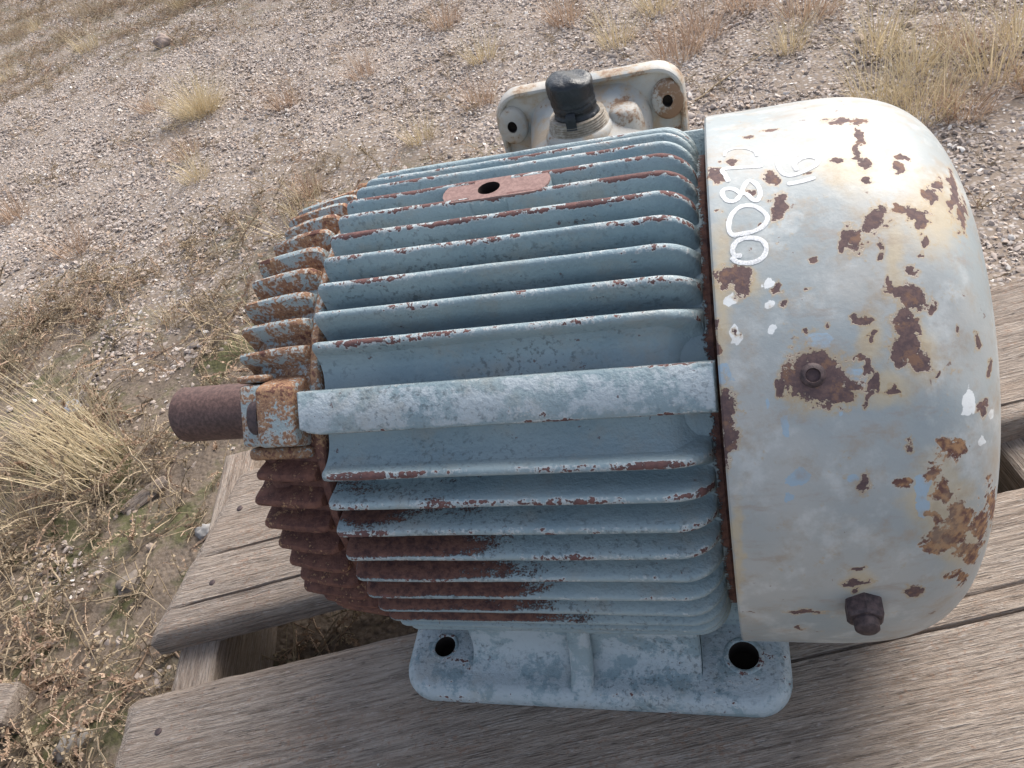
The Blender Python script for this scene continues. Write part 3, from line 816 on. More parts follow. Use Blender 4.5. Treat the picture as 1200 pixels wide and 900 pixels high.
def fin(deg, amount, x_lo=0.0, x_hi=FX1, seed=0):
    half = [(0.060, 0.0), (0.052, .07), (0.042, .20), (0.0335, .40), (0.0260, .62), (0.0195, .81), (0.0150, .92), (0.0110, .97), (0.0060, .993)]
    sec = [(-a_, h_) for a_, h_ in half] + [(0, 1.0)] + [(a_, h_) for a_, h_ in reversed(half)]
    rc = 0.13
    xs = [0, .004, .012, .03] + list(np.linspace(.06, x_hi - x_lo - rc - .02, 48)) + [x_hi - x_lo - rc + rc * math.sin(k * math.pi / 18) for k in range(0, 9)] + [x_hi - x_lo - .0006]
    rows = []; wear = []; zone = []
    for q, x in enumerate(xs):
        X = x_lo + x
        tip = 1.0 + 0.0035 * mnoise.noise(Vector((X * 2.2, seed * 3.7, 0))) + 0.0015 * mnoise.noise(Vector((X * 9, seed * 1.7, 4)))
        if x < .03: tip -= .03 - math.sqrt(max(0, .0009 - (.03 - x) ** 2)) 
        L = x_hi - x_lo
        if x > L - rc: tip -= rc - math.sqrt(max(0, rc * rc - (x - (L - rc)) ** 2)) 
        if 85 < deg < 95 and .515 < X < .635: tip = .90
        wob = 0.004 * mnoise.noise(Vector((X * 1.6, seed * 5.1, 7)))
        row = []
        for (tt, h) in sec:
            row.append(polar(X, tt + wob * h, ROOT - .012 + (tip - ROOT + .012) * h, deg))
            w = sstep(.80, 1.0, h)
            if x < .02: w = max(w, .55)
            wear.append(w * amount)
            zx = sstep(0.86, 0.26, X + 0.010 * (deg - 8)) if deg < 26 else 0.0
            up = 1.0 if tt > 0 else 0.8
            zz = zx * sstep(29, 22, deg) * sstep(-22, -12, deg) * up * (1.0 - 0.75 * sstep(.95, 1, h))
            if 17 < deg < 26: zz *= 0.62 * (1.0 if h < .75 else .5)
            zone.append(zz)
        rows.append(row)
    mb = MB(); mb.grid(rows, wear=wear, zone=zone)
    m = len(sec)
    mb.add(rows[0], [tuple(range(m))], wear=.5 * amount, zone=0.4 if deg < 26 else 0.0)
    mb.add(rows[-1], [tuple(range(m))], wear=.2, zone=0.0)
    return mpart(mb, 'fin', M['iron'], frame, smooth=35)

up_amt = [.70, .64, .62, .66, .80, .84, .82, .70, .66, .6, .6]
dn_amt = [.76, .74, .70, .66, .58, .54, .52, .46, .40, .3, .3]
for k in range(11):
    fin(56.0 + 6.25 * k, up_amt[k], seed=k)
    fin(30.5 - 6.25 * k, dn_amt[k], seed=k + 20)
for k in range(11):
    fin(146.0 + 6.25 * k, 0.5, seed=k + 40)

def root_fillet(sg):
    """cove cast between the side pad and the first fin"""
    d_r = [(11.9, .972), (11.2, .952), (10.4, .935), (9.4, .921), (8.2, .910), (7.0, .904), (5.6, .901), (4.2, .902)]
    xs = [.004] + list(np.linspace(.03, 1.16, 24)) + [1.20, 1.24, 1.27]
    rows = [[polar(x, 0, r_ - (0 if x < 1.17 else min(.06, (x - 1.16) * .6)) , PAD + sg * d) for d, r_ in d_r] for x in xs]
    mb = MB(); mb.grid(rows, wear=.08)
    mb.add(list(rows[0]) + [polar(.004, 0, ROOT, PAD + sg * 4.2), polar(.004, 0, ROOT, PAD + sg * 11.9)], [tuple(range(len(d_r) + 2))], wear=.3)
    mpart(mb, 'root_cove', M['iron'], frame, smooth=50)
for s_ in (1, -1): root_fillet(s_)

def side_pad(deg):
    prof = [(-.076, ROOT - .02), (-.074, .975), (-.070, .990), (-.060, .997), (0, .999), (.060, .997), (.070, .990), (.074, .975), (.076, ROOT - .02)]
    xs = [-.052, -.050, -.042, -.02] + list(np.linspace(.02, 1.26, 26)) + [1.292, 1.298]
    rows = []; wear = []
    for i, x in enumerate(xs):
        row = []
        for (t_, r_) in prof:
            rr = r_
            if x < -.045: rr = min(r_, .985)
            if i == len(xs) - 1: rr = min(r_, .985)
            tt = t_
            if x < 0 and t_ < 0: tt = t_ * (1 - .25 * sstep(0.0, -.05, x))
            row.append(polar(x, tt, rr + .0015 * mnoise.noise(Vector((x * 5, t_ * 20, 2))), deg))
            wear.append(.34 if rr > .98 and abs(t_) < .065 else (.60 if rr > .97 else .1))
        rows.append(row)
    mb = MB(); mb.grid(rows, wear=wear, pale=[.55 if w == .34 else .25 for w in wear])
    mb.add(rows[0], [tuple(range(len(prof)))], wear=.55); mb.add(rows[-1], [tuple(range(len(prof)))], wear=.3)
    mpart(mb, 'side_pad', M['iron'], frame, smooth=35)
side_pad(PAD); side_pad(PAD + 90)

# lifting boss on top: machined flat between two fins with a tapped hole
def lifting_boss():
    d0 = 90.4; x0, x1 = 0.405, 0.795; hx = 0.575; hr = 0.040; n = 28
    out = []
    for (cx, s_) in ((x1 - .05, 1), (x0 + .05, -1)):
        for k in range(9):
            a = -math.pi / 2 + math.pi * k / 8
            out.append((cx + s_ * .05 * math.cos(a), s_ * .066 * math.sin(a)))
    hole = [(hx + hr * math.cos(2 * math.pi * k / n), hr * math.sin(2 * math.pi * k / n)) for k in range(n)]
    tris = tessellate_polygon([[Vector((x, y, 0)) for x, y in out], [Vector((x, y, 0)) for x, y in hole]])
    allp = out + hole; top = 0.996
    mb = MB()
    mb.add([polar(x, t_, top, d0) for x, t_ in allp], [tuple(t_) for t_ in tris])
    mb.grid([[polar(x, t_, top, d0) for x, t_ in out], [polar(x, t_ * 1.02, top - .006, d0) for x, t_ in out]], closed_u=True)
    mpart(mb, 'machined_face', M['bare'], frame, smooth=35)
    mb = MB()
    mb.grid([[polar(x, t_ * 1.02, top - .006, d0) for x, t_ in out], [polar(x, t_ * 1.06, top - .03, d0) for x, t_ in out], [polar(x, t_ * 1.2, ROOT, d0) for x, t_ in out]], closed_u=True, wear=[.72] * len(out) + [.40] * len(out) + [.2] * len(out))
    mpart(mb, 'lifting_boss', M['iron'], frame, smooth=35)
    mb = MB()
    rim = [(hx + (x - hx) * 1.0, y) for x, y in hole]
    mb.grid([[polar(x, y, top + .0005, d0) for x, y in rim], [polar(x, y, top - .16, d0) for x, y in rim]], closed_u=True)
    mb.add([polar(x, y, top - .15, d0) for x, y in rim], [tuple(range(n))])
    mb.v = [(x * R, y * R, z * R) for x, y, z in mb.v]
    mb.build('threaded_hole', M['hole'], frame, smooth=35)
lifting_boss()

# feet
def outline(x0, x1, y0, y1, rad, n=8, rads=None):
    pts = []
    for i, (cx, cy, a0_) in enumerate(((x1, y1, 0), (x0, y1, 90), (x0, y0, 180), (x1, y0, 270))):
        r_ = rads[i] if rads else rad
        for k in range(n + 1):
            a = math.radians(a0_ + 90 * k / n)
            sx = -1 if a0_ in (0, 270) else 1; sy = -1 if a0_ in (0, 90) else 1
            pts.append((cx + sx * r_ + r_ * math.cos(a), cy + sy * r_ + r_ * math.sin(a)))
    return pts

def foot(side):
    zb, zt = -1.023, -0.918; b = 0.055
    x0, x1 = -0.225, 1.485; y0, y1 = -0.955, -0.40
    def ol(ins): return outline(x0 + ins, x1 - ins, y0 + ins, y1, 0.0, 8, (0.02, 0.02, max(.02, .15 - ins), max(.02, .15 - ins)))
    rings = [(0.012, zb - .010), (0.0, zb + .015), (-.002, zt - b)] + [(b * (1 - math.cos(k * math.pi / 14)), zt - b + b * math.sin(k * math.pi / 14)) for k in range(1, 8)]
    mb = MB()
    mb.grid([[(x, side * y, z) for x, y in ol(i_)] for i_, z in rings], closed_u=True, wear=.52, pale=.60)
    top = ol(b); n = 26
    holes = [[(hx + hr * math.cos(2 * math.pi * k / n), -0.735 + hr * math.sin(2 * math.pi * k / n)) for k in range(n)] for hx, hr in ((-0.045, .050), (1.30, .062))]
    polys = [top] + holes
    tris = tessellate_polygon([[Vector((x, y, 0)) for x, y in p] for p in polys])
    pts = [q for p in polys for q in p]
    sg = 1 if side > 0 else -1
    mb.add([(x, sg * y, zt) for x, y in pts], [tuple(t_) for t_ in tris], wear=.42, pale=.60)
    # web that carries the frame, running up to the barrel, with a cove into the plate
    xa, xb = 0.12, 1.12
    sec = [(-0.875, zt - .004), (-0.835, zt + .004), (-0.80, zt + .020), (-0.772, zt + .045), (-0.752, zt + .085), (-0.742, zt + .14), (-0.735, -0.60), (-0.70, -0.50), (-0.60, -0.48), (-.3, -.48)]
    rows = []
    for x, ins in ((xa - .012, .035), (xa - .006, .012), (xa, 0.0)) : rows.append([(x, sg * (y + ins), z) for y, z in sec])
    for x in np.linspace(xa + .05, xb - .05, 12): rows.append([(x, sg * y, z) for y, z in sec])
    for x, ins in ((xb, 0.0), (xb + .006, .012), (xb + .012, .035)): rows.append([(x, sg * (y + ins), z) for y, z in sec])
    mb.grid(rows, wear=.30, pale=.56)
    for rw in (rows[0], rows[-1]):
        mb.add(list(rw) + [(rw[0][0], sg * -.3, zt - .004)], [tuple(range(len(rw) + 1))], wear=.35)
    # back wall behind the bolt bays
    for (p, q) in ((x0 + .02, xa), (xb, x1 - .02)):
        vs, fs = rbox(p, q, min(sg * -.60, sg * -.30), max(sg * -.60, sg * -.30), zt - .01, -.52, None, .02, 2)
        mb.add(vs, fs, wear=.2)
    ft = mpart(mb, 'foot', M['iron'], None, smooth=70)
    bm = bmesh.new(); bm.from_mesh(ft.data)      # open plates: make every upper face look outwards
    for f_ in bm.faces:
        c_ = f_.calc_center_median() / R
        if c_.z > zt - .006 and f_.normal.z * 1.0 + f_.normal.y * (-sg) < 0: f_.normal_flip()
    bm.to_mesh(ft.data); bm.free()
    mb = MB()   # gusset
    sec = [(-.935, zt - .012), (-.925, zt + .012), (-.86, zt + .045), (-.80, zt + .12), (-.765, zt + .22), (-.757, -.55)]
    wd_ = [-.05, -.046, -.034, .034, .046, .05]; hh = [-.03, -.008, 0, 0, -.008, -.03]
    rows = [[(.625 + w, sg * (y - h_ * .9), z + h_ * .6) for w, h_ in zip(wd_, hh)] for y, z in sec]
    mb.grid(rows, wear=.40, pale=.56)
    mpart(mb, 'gusset', M['iron'], ft, smooth=50)
    for h_, hx in zip(holes, (-.045, 1.30)):
        mb = MB()
        mb.grid([[(x, sg * y, zt + .0006) for x, y in h_], [(x, sg * y, zb + .003) for x, y in h_]], closed_u=True)
        mb.add([(x, sg * y, zb + .004) for x, y in h_], [tuple(range(n))])
        mpart(mb, 'bolt_hole', M['hole'], ft, smooth=35)
        mb = MB(); rr = []
        for s_, z in ((1.0, zt + .0010), (1.06, zt + .0045), (1.28, zt + .0040), (1.34, zt + .0005)):
            rr.append([(hx + (x - hx) * (s_ + .07 * (s_ > 1.1) * mnoise.noise(Vector((x * 30, y * 30, s_)))), sg * (-.735 + (y + .735) * (s_ + .07 * (s_ > 1.1) * mnoise.noise(Vector((x * 30, y * 30, s_))))), z) for x, y in h_])
        mb.grid(rr, closed_u=True, wear=.62)
        mpart(mb, 'hole_rim', M['iron'], ft, smooth=60)
foot(1); foot(-1)

# drive-end bracket
mb = MB()
zone_f = lambda y, z: sstep(46, 24, math.degrees(math.atan2(z, -y))) * 1.0 + 0.46
prof = [(-.012, .55), (-.012, .905), (-.018, .915), (-.040, .915), (-.052, .905), (-.058, .885), (-.20, .872), (-.275, .858), (-.315, .825), (-.335, .76), (-.40, .58), (-.43, .40), (-.46, .33), (-.56, .31), (-.585, .29), (-.59, .15)]
rows = lathe_rows(prof, 120)
mb.grid(rows, closed_u=True, zone=[zone_f(p[1], p[2]) for r_ in rows for p in r_], wear=.2)
bracket = mpart(mb, 'end_bracket', M['bracket'], smooth=38)
def bracket_rib(deg, seed):
    rr = random.Random(seed)
    ln = rr.choice((.0, .0, .03)) + rr.uniform(-.008, .008)
    path = [(-.050, .78), (-.050, .895), (-.056, .935), (-.072, .950), (-.11, .952), (-.20, .940), (-.27 + ln, .930), (-.325 + ln, .920), (-.338 + ln, .910), (-.342 + ln, .892), (-.332 + ln, .86), (-.320 + ln, .80), (-.335, .70)]
    # section swept between the outer edge and the bracket wall
    rows = []
    wd_ = [(-.050, -1), (-.030, -.66), (-.020, -.25), (-.012, -.05), (0, 0), (.012, -.05), (.020, -.25), (.030, -.66), (.050, -1)]
    for (x, r_) in path:
        base = min(.862, r_ - .002) if x > -.24 else min(.80, r_ - .002)
        H = max(.004, r_ - base)
        rows.append([polar(x, w, r_ + d * H, deg) for w, d in wd_])
    mb = MB()
    z = [zone_f(p[1], p[2]) for q in rows for p in q]
    z = [min(1.0, zz + (.10 if (i % 9) in (0, 1, 7, 8) else -.06)) for i, zz in enumerate(z)]
    mb.grid(rows, zone=z, wear=[(.62 if (i % 9) in (3, 4, 5) and i > 9 else .15) if deg > 30 else .3 for i in range(len(z))])
    mb.add(rows[0], [tuple(range(9))], zone=.9); mb.add(rows[-1], [tuple(range(9))], zone=.9)
    mpart(mb, 'rib', M['bracket'], bracket, smooth=40)
for k in range(11):
    bracket_rib(56.5 + 6.25 * k, k); bracket_rib(29.5 - 6.25 * k, k + 30)
for k in range(22):
    bracket_rib(146.5 + 6.25 * k, k + 60)
def bracket_lug(deg, rust_add):  # second value raises the bare rust of the lug
    mb = MB()
    vs, fs = rbox(-.250, -.075, -.125, .172, .74, .985, deg, .020, 3, (.03, 0, .018, .075))
    mb.add(vs, fs, zone=[.34 + (.25 if p.z > .72 or p.y > -.62 else 0) + rust_add for p in vs], wear=.5)
    vs, fs = rbox(-.345, -.22, -.118, .120, .70, .935, deg, .014, 2, (.03, 0, .012, .012))
    mb.add(vs, fs, zone=.34 + rust_add, wear=.45)
    vs, fs = rbox(-.375, -.20, .108, .152, .74, .93, deg, .012, 2, (.05, .0, .01, .01)); mb.add(vs, fs, zone=.45, wear=.5)
    vs, fs = rbox(-.370, -.07, -.168, -.105, .70, .90, deg, .018, 2, (.05, .0, .01, .01)); mb.add(vs, fs, zone=.55, wear=.5)
    lug = mpart(mb, 'clamp_lug', M['bracket'], bracket, smooth=45)
    mb = MB()   # bolt head sitting against the lug
    hx = []
    for x, r_ in ((-.23, .058), (-.262, .058), (-.272, .050), (-.273, .002)):
        hx.append([polar(x, r_ * math.cos(2 * math.pi * k / 24) - .006, 0.935 + .5 * r_ * math.sin(2 * math.pi * k / 24), deg) for k in range(24)])
    mb.grid(hx, closed_u=True)
    mpart(mb, 'clamp_bolt', M['bolt'], bracket, smooth=40)
bracket_lug(PAD, 0.0); bracket_lug(PAD + 90, .1); bracket_lug(PAD - 90, .3); bracket_lug(PAD + 180, .3)

# shaft
mb = MB()
sr = 0.137
mb.grid(lathe_rows([(-.50, sr * 1.02), (-.60, sr * 1.02), (-.605, sr), (-.9, sr), (-1.2, sr), (-1.300, sr), (-1.318, sr - .018), (-1.319, .05), (-1.30, .03), (-1.29, .001)], 72,
                    wob=lambda x, a: .004 * mnoise.noise(Vector((x * 14, math.cos(a) * 5, math.sin(a) * 5)))), closed_u=True)
mpart(mb, 'shaft', M['shaft'], smooth=30)

# fan cover
def cover_r(x):
    if x <= 1.55: return 1.015
    s_ = min(1.0, (x - 1.55) / .54) ** (1 / .65)
    return .5 + .515 * math.cos(math.asin(s_)) ** .65
def build_cover():
    prof = [(1.318, .985), (1.309, .990), (1.307, 1.008), (1.313, 1.0145)]
    prof += [(x, cover_r(x)) for x in np.linspace(1.32, 1.55, 36)]
    for k in range(1, 121):
        u = (math.pi / 2) * k / 120
        prof.append((1.55 + .54 * math.sin(u) ** .65, .5 + .515 * math.cos(u) ** .65))
    prof += [(2.092, .49), (2.082, .47), (2.06, .465)]
    seg = 620
    pr_ = np.array(prof); an = np.arange(seg) * 2 * math.pi / seg
    X = np.repeat(pr_[:, 0][:, None], seg, 1); Rr = np.repeat(pr_[:, 1][:, None], seg, 1)
    # shallow dents and waviness of the pressed sheet
    den = np.zeros_like(X)
    for (dx, da, sx, sa, dp) in ((1.62, 62, .16, 14, -.010), (1.85, 30, .14, 10, -.012), (1.45, 20, .12, 12, .006), (1.72, 5, .15, 12, -.008), (1.9, 60, .1, 9, .008), (1.5, 100, .14, 14, -.010), (1.95, 44, .07, 6, -.012), (1.88, 52, .05, 5, -.008)):
        d_ = (np.degrees(an)[None, :] - da + 180) % 360 - 180
        den += dp * np.exp(-((X - dx) / sx) ** 2 - (d_ / sa) ** 2)
    den += .003 * np.sin(an * 3 + 1)[None, :] * (X - 1.3)
    Rr = Rr * (1 + den)
    V = np.stack([X, -Rr * np.cos(an)[None, :], Rr * np.sin(an)[None, :]], -1).reshape(-1, 3)
    Wp = np.zeros_like(V)     # ragged outlines: sample the patches at jittered places
    for i_ in range(len(V)):
        if V[i_, 1] < .35 and V[i_, 2] > -.75:
            p_ = Vector(V[i_]); Wp[i_] = np.array(mnoise.noise_vector(p_ * 14)) * .019 + np.array(mnoise.noise_vector(p_ * 36)) * .012 + np.array(mnoise.noise_vector(p_ * 80)) * .008
    VW = V + Wp
    def field(rows_, mode='max'):
        f = np.full(len(V), -1.0)
        for r_ in rows_:
            P = np.array(r_[0:3]); A = np.array(r_[3:6]); B = np.array(r_[6:9]); d = VW - P
            n_ = np.cross(A, B); n_ = n_ / np.linalg.norm(n_)
            # solve d = a A + b B in the tangent plane
            AA, AB, BB = A @ A, A @ B, B @ B; dA = d @ A; dB = d @ B; det = AA * BB - AB * AB
            a = (dA * BB - dB * AB) / det; b = (dB * AA - dA * AB) / det
            v = 1 - np.sqrt(a * a + b * b)
            v[np.abs(d @ n_) > .25] = -1
            f = np.maximum(f, v)
        return np.maximum(f, -1)
    mb = MB()
    n, m = len(prof), seg
    ii, jj = np.meshgrid(np.arange(n - 1), np.arange(m), indexing='ij'); j2 = (jj + 1) % m
    F = np.stack([ii * m + jj, ii * m + j2, (ii + 1) * m + j2, (ii + 1) * m + jj], -1).reshape(-1, 4)
    rust = field(RUST) * .75; rust = np.where(rust < -.5, -.6, rust)
    # bare rusty strip where the rim rubs, and random rust on the side the photograph does not show
    mb.add(V.tolist(), F.tolist(), rust=rust.tolist(), flake=(field(FLAKE) * 1.15 + .10).tolist(), blue=field(BLUE).tolist(), white=field(WHITE).tolist(), stain=(np.maximum(field(STAIN), -.2) * .8).tolist())
    cv = mpart(mb, 'fan_cover', M['cover'], smooth=40)
    return cv
cover = build_cover()

# white marker writing on the cover
def stroke(pts, w):
    # Catmull-Rom through (x, angle), laid just proud of the sheet
    P = [Vector((x, math.radians(a) * 1.015)) for x, a in pts]
    P = [P[0] * 2 - P[1]] + P + [P[-1] * 2 - P[-2]]
    cl = []
    for i in range(1, len(P) - 2):
        for k in range(7):
            t = k / 7; a, b, c, d = P[i - 1], P[i], P[i + 1], P[i + 2]
            cl.append(.5 * ((2 * b) + (c - a) * t + (2 * a - 5 * b + 4 * c - d) * t * t + (3 * b - a - 3 * c + d) * t ** 3))
    cl.append(P[-2])
    mb = MB(); rows = []
    for i, p in enumerate(cl):
        tg = (cl[min(i + 1, len(cl) - 1)] - cl[max(i - 1, 0)]).normalized(); nn = Vector((-tg.y, tg.x))
        ww = w * (1 + .22 * mnoise.noise(Vector((i * .3, pts[0][0] * 40, 0)))) * (.55 if i in (0, len(cl) - 1) else 1)
        row = []
        for s_ in (-1, -.5, 0, .5, 1):
            q = p + nn * (ww * s_); a = q.y / 1.015
            d_ = 0.0
            for (dx, da, sx, sa, dp) in ((1.62, 62, .16, 14, -.010), (1.85, 30, .14, 10, -.012), (1.45, 20, .12, 12, .006), (1.72, 5, .15, 12, -.008), (1.9, 60, .1, 9, .008), (1.5, 100, .14, 14, -.010), (1.95, 44, .07, 6, -.012), (1.88, 52, .05, 5, -.008)):
                d_ += dp * math.exp(-((q.x - dx) / sx) ** 2 - ((math.degrees(a) - da) / sa) ** 2)
            d_ += .003 * math.sin(a * 3 + 1) * (q.x - 1.3)
            rr = cover_r(q.x) * (1 + d_) + .0011 + .0006 * (1 - abs(s_))
            row.append((q.x, -rr * math.cos(a), rr * math.sin(a)))
        rows.append(row)
    mb.grid(rows)
    mpart(mb, 'painted_stroke', M['paint'], cover, smooth=True)
for i, s_ in enumerate(WRITING): stroke(s_, 0.0072 if i else 0.0045)

def cover_bolt(x, deg, proud):
    r0 = cover_r(x) - .012
    mb = MB(); n = 40; rows = []
    for (h, rad) in ((-.02, .060), (.006, .060), (.008, .056), (.010, .004)):
        rows.append([polar(x + rad * math.cos(2 * math.pi * k / n), rad * math.sin(2 * math.pi * k / n), r0 + h + .006, deg) for k in range(n)])
    if proud > .05:
        rows = []
        for (h, rad, hexa) in ((-.03, .054, 1), (.055, .054, 1), (.064, .047, 1), (.065, .036, 0), (.092, .035, 0), (.098, .028, 0), (.102, .001, 0)):
            row = []
            for k in range(n):
                a = 2 * math.pi * k / n
                q = rad * (1 / max(math.cos((a + math.pi / 6) % (math.pi / 3) - math.pi / 6), .5) * .93 if hexa else 1)
                row.append(polar(x + q * math.cos(a), q * math.sin(a), r0 + h, deg))
            rows.append(row)
    else:
        rows = []
        for (h, rad) in ((-.02, .034), (.010, .034), (.018, .028), (.021, .020), (.012, .017), (.002, .015), (.002, .001)):
            rows.append([polar(x + rad * math.cos(2 * math.pi * k / n), rad * math.sin(2 * math.pi * k / n), r0 + h, deg) for k in range(n)])
    mb.grid(rows, closed_u=True)
    mpart(mb, 'cover_bolt', M['bolt'], cover, smooth=35)
cover_bolt(1.672, 0.0, .1); cover_bolt(1.552, PAD + .8, .03); cover_bolt(1.6, 180, .1)
# air inlet guard at the hidden end
for q in (.42, .35, .28, .21, .14, .07):
    mb = MB(); rows = []
    for j in range(8):
        a = 2 * math.pi * j / 8
        rows.append([(2.068 + .010 * math.sin(a), -(q + .010 * math.cos(a)) * math.cos(2 * math.pi * k / 64), (q + .010 * math.cos(a)) * math.sin(2 * math.pi * k / 64)) for k in range(64)])
    mb.grid(rows, closed_u=True, closed_v=True); mpart(mb, 'guard_ring', M['cover'], cover)
for k in range(3):
    a = math.pi * k / 3 + .3; mb = MB()
    vs, fs = rbox(2.048, 2.062, -.012, .012, -.48, .48, None, .003, 1)
    mb.add([(v.x, v.y * math.cos(a) - v.z * math.sin(a), v.y * math.sin(a) + v.z * math.cos(a)) for v in vs], fs)
    mpart(mb, 'guard_bar', M['cover'], cover, smooth=35)

# conduit box on the far side
def conduit_box():
    y0 = 1.50
    mb = MB()
    # flange seen from behind: rounded plate, raised lip round it
    def ol(ins): return outline(.225 + ins, 1.200 - ins, -.28 + ins, .690 - ins, .13, 8, (max(.03, .14 - ins),) * 4)
    rings = [(.006, y0 + .075), (-.004, y0 + .068), (-.004, y0 + .004), (.004, y0 - .012), (.016, y0 - .016), (.026, y0 - .010), (.032, y0 + .012)]
    mb.grid([[(x, y, z) for x, z in ol(i_)] for i_, y in rings], closed_u=True, zone=.12)
    f0 = ol(.032); mb.add([(x, y0 + .012, z) for x, z in f0], [tuple(range(len(f0)))], zone=.0)
    f1 = ol(.006); mb.add([(x, y0 + .075, z) for x, z in f1], [tuple(range(len(f1)))], zone=.1)
    box = mpart(mb, 'conduit_box', M['box'], None, smooth=40)
    # body: sloped casting from the flange in to the frame
    mb = MB()
    secs = [(y0 + .013, .385, 1.030, .640, -.2), (y0 - .03, .390, 1.025, .618, -.2), (y0 - .09, .392, 1.02, .585, -.2), (y0 - .20, .395, 1.015, .545, -.2), (y0 - .34, .40, 1.00, .50, -.2), (y0 - .48, .44, .97, .42, -.2), (.82, .46, .95, .36, -.2)]
    rows = []
    for (y, xa, xb, zt, zb) in secs:
        o = outline(xa, xb, zb, zt, .1, 8, (.19, .19, .05, .05))
        rows.append([(x, y + .006 * mnoise.noise(Vector((x * 6, z * 6, 1))), z + .008 * mnoise.noise(Vector((x * 5, y * 6, 3)))) for x, z in o])
    zn = []
    for r_ in rows:
        for (x, y, z) in r_: zn.append(.45 - 3.2 * math.hypot(x - .90, y - 1.37) if math.hypot(x - .9, y - 1.37) < .3 else -.1)
    mb.grid(rows, closed_u=True, zone=zn)
    mpart(mb, 'box_body', M['box'], box, smooth=60)
    for hx in (.300, 1.115):      # screw ears
        mb = MB()
        rr = [[(hx + q * math.cos(2 * math.pi * k / 24), y, .515 + 1.25 * q * math.sin(2 * math.pi * k / 24)) for k in range(24)] for q, y in ((.085, y0 + .014), (.080, y0 - .012), (.070, y0 - .020), (.026, y0 - .020))]
        mb.grid(rr, closed_u=True, zone=.32 if hx > 1 else .1); mpart(mb, 'screw_ear', M['box'], box, smooth=45)
        mb = MB()
        rr = [[(hx + .026 * math.cos(2 * math.pi * k / 20), y, .515 + .026 * math.sin(2 * math.pi * k / 20)) for k in range(20)] for y in (y0 - .0202, y0 + .008)]
        mb.grid(rr, closed_u=True); mb.add([(p[0], y0 + .006, p[2]) for p in rr[0]], [tuple(range(20))])
        mpart(mb, 'screw_hole', M['hole'], box, smooth=35)
    mb = MB()     # cast boss beside the hub
    mb.grid(zlathe_rows([(.44, .10), (.535, .085), (.568, .070), (.580, .050), (.583, .001)], 28, .905, y0 - .13), closed_u=True, zone=.2)
    mpart(mb, 'cast_boss', M['box'], box, smooth=50)
    hx, hy = .685, y0 - .19
    mb = MB()     # raised pad and threaded hub
    mb.grid(zlathe_rows([(.40, .185), (.52, .175), (.545, .165), (.556, .150), (.558, .10)], 48, hx, hy), closed_u=True, zone=.02)
    mpart(mb, 'hub_pad', M['box'], box, smooth=50)
    mb = MB(); pr2 = [(.54, .148)]
    for k in range(5): pr2 += [(.556 + k * .0105, .153 - .003 * k), (.561 + k * .0105, .146 - .003 * k)]
    pr2 += [(.612, .136), (.615, .09)]
    mb.grid(zlathe_rows(pr2, 48, hx, hy), closed_u=True)
    mpart(mb, 'threaded_hub', M['thread'], box, smooth=50)
    mb = MB()     # taped over cable stub
    def wob(z, a):
        q = Vector((math.cos(a), math.sin(a), z * 7))
        return .06 * mnoise.noise(q * 1.1) + .035 * mnoise.noise(q * 2.6 + Vector((4, 0, 0))) + .02 * (abs(mnoise.noise(q * 5)) ** .5)
    pr3 = [(.60 + (z_ - .60) * .76, r_ * .80) for z_, r_ in [(.600, .132), (.618, .142), (.634, .136), (.640, .128), (.66, .126), (.668, .133), (.69, .130), (.70, .126), (.708, .138), (.73, .137), (.745, .134), (.76, .139), (.79, .141), (.815, .142), (.83, .141), (.845, .137), (.856, .128), (.864, .114), (.868, .095), (.869, .07), (.868, .045), (.868, .02), (.868, .001)]]
    rows = zlathe_rows(pr3, 72, hx, hy, wob)
    def fold(x, y, z):
        k = sstep(.72, .82, z); u = (x - hx) / .12; v = (y - hy) / .12
        ridge = math.exp(-((u * .8 + v * .6 + .1) / .3) ** 2) * .005 - math.exp(-((u * .8 + v * .6 - .5) / .35) ** 2) * .012
        return (x - .06 * (z - .62), y, z + k * (ridge - .006 * u + .006 * mnoise.noise(Vector((x * 12, y * 12, 3)))))
    rows = [[fold(*p) for p in r_] for r_ in rows]
    mb.grid(rows, closed_u=True)
    # crease folds over the top
    tp = mpart(mb, 'taped_stub', M['tape'], box, smooth=55)
    mb = MB()     # loose tape end hanging on the hub
    st = []
    for k in range(7):
        t_ = k / 6; z = .665 - .075 * t_; rr = .114 + .026 * t_ + .006 * math.sin(t_ * 5)
        st.append([(hx + rr * math.cos(a), hy + rr * math.sin(a), z) for a in (-1.85, -1.72, -1.6, -1.48)])
    st2 = [[(hx + (math.hypot(x - hx, y - hy) + .008) * (x - hx) / math.hypot(x - hx, y - hy), hy + (math.hypot(x - hx, y - hy) + .008) * (y - hy) / math.hypot(x - hx, y - hy), z) for x, y, z in r_] for r_ in st]
    mb.grid([a_ + list(reversed(b_)) for a_, b_ in zip(st, st2)], closed_u=True)
    mpart(mb, 'loose_tape_end', M['tape'], box, smooth=60)
conduit_box()

# ------------------------------------------------------------------ dry grass, weeds and odds and ends
def blade_rows(mb, base, az, lean, length, width, droop, rr, segs=5):
    d = Vector((math.cos(az), math.sin(az), 0)); side = Vector((-d.y, d.x, 0))
    p = Vector(base); ang = lean; rows = []; hs = []
    for k in range(segs + 1):
        t_ = k / segs
        w = width * (1 - .85 * t_) * .5
        tw = side * math.cos(t_ * 1.5 + az * 3) + Vector((0, 0, 1)).cross(side) * math.sin(t_ * 1.5 + az * 3) * .6
        rows.append([tuple(p - tw * w), tuple(p + tw * w)]); hs += [t_, t_]
        ang += droop / segs
        p = p + (d * math.sin(ang) + Vector((0, 0, 1)) * math.cos(ang)) * (length / segs)
    mb.grid(rows, h=hs)

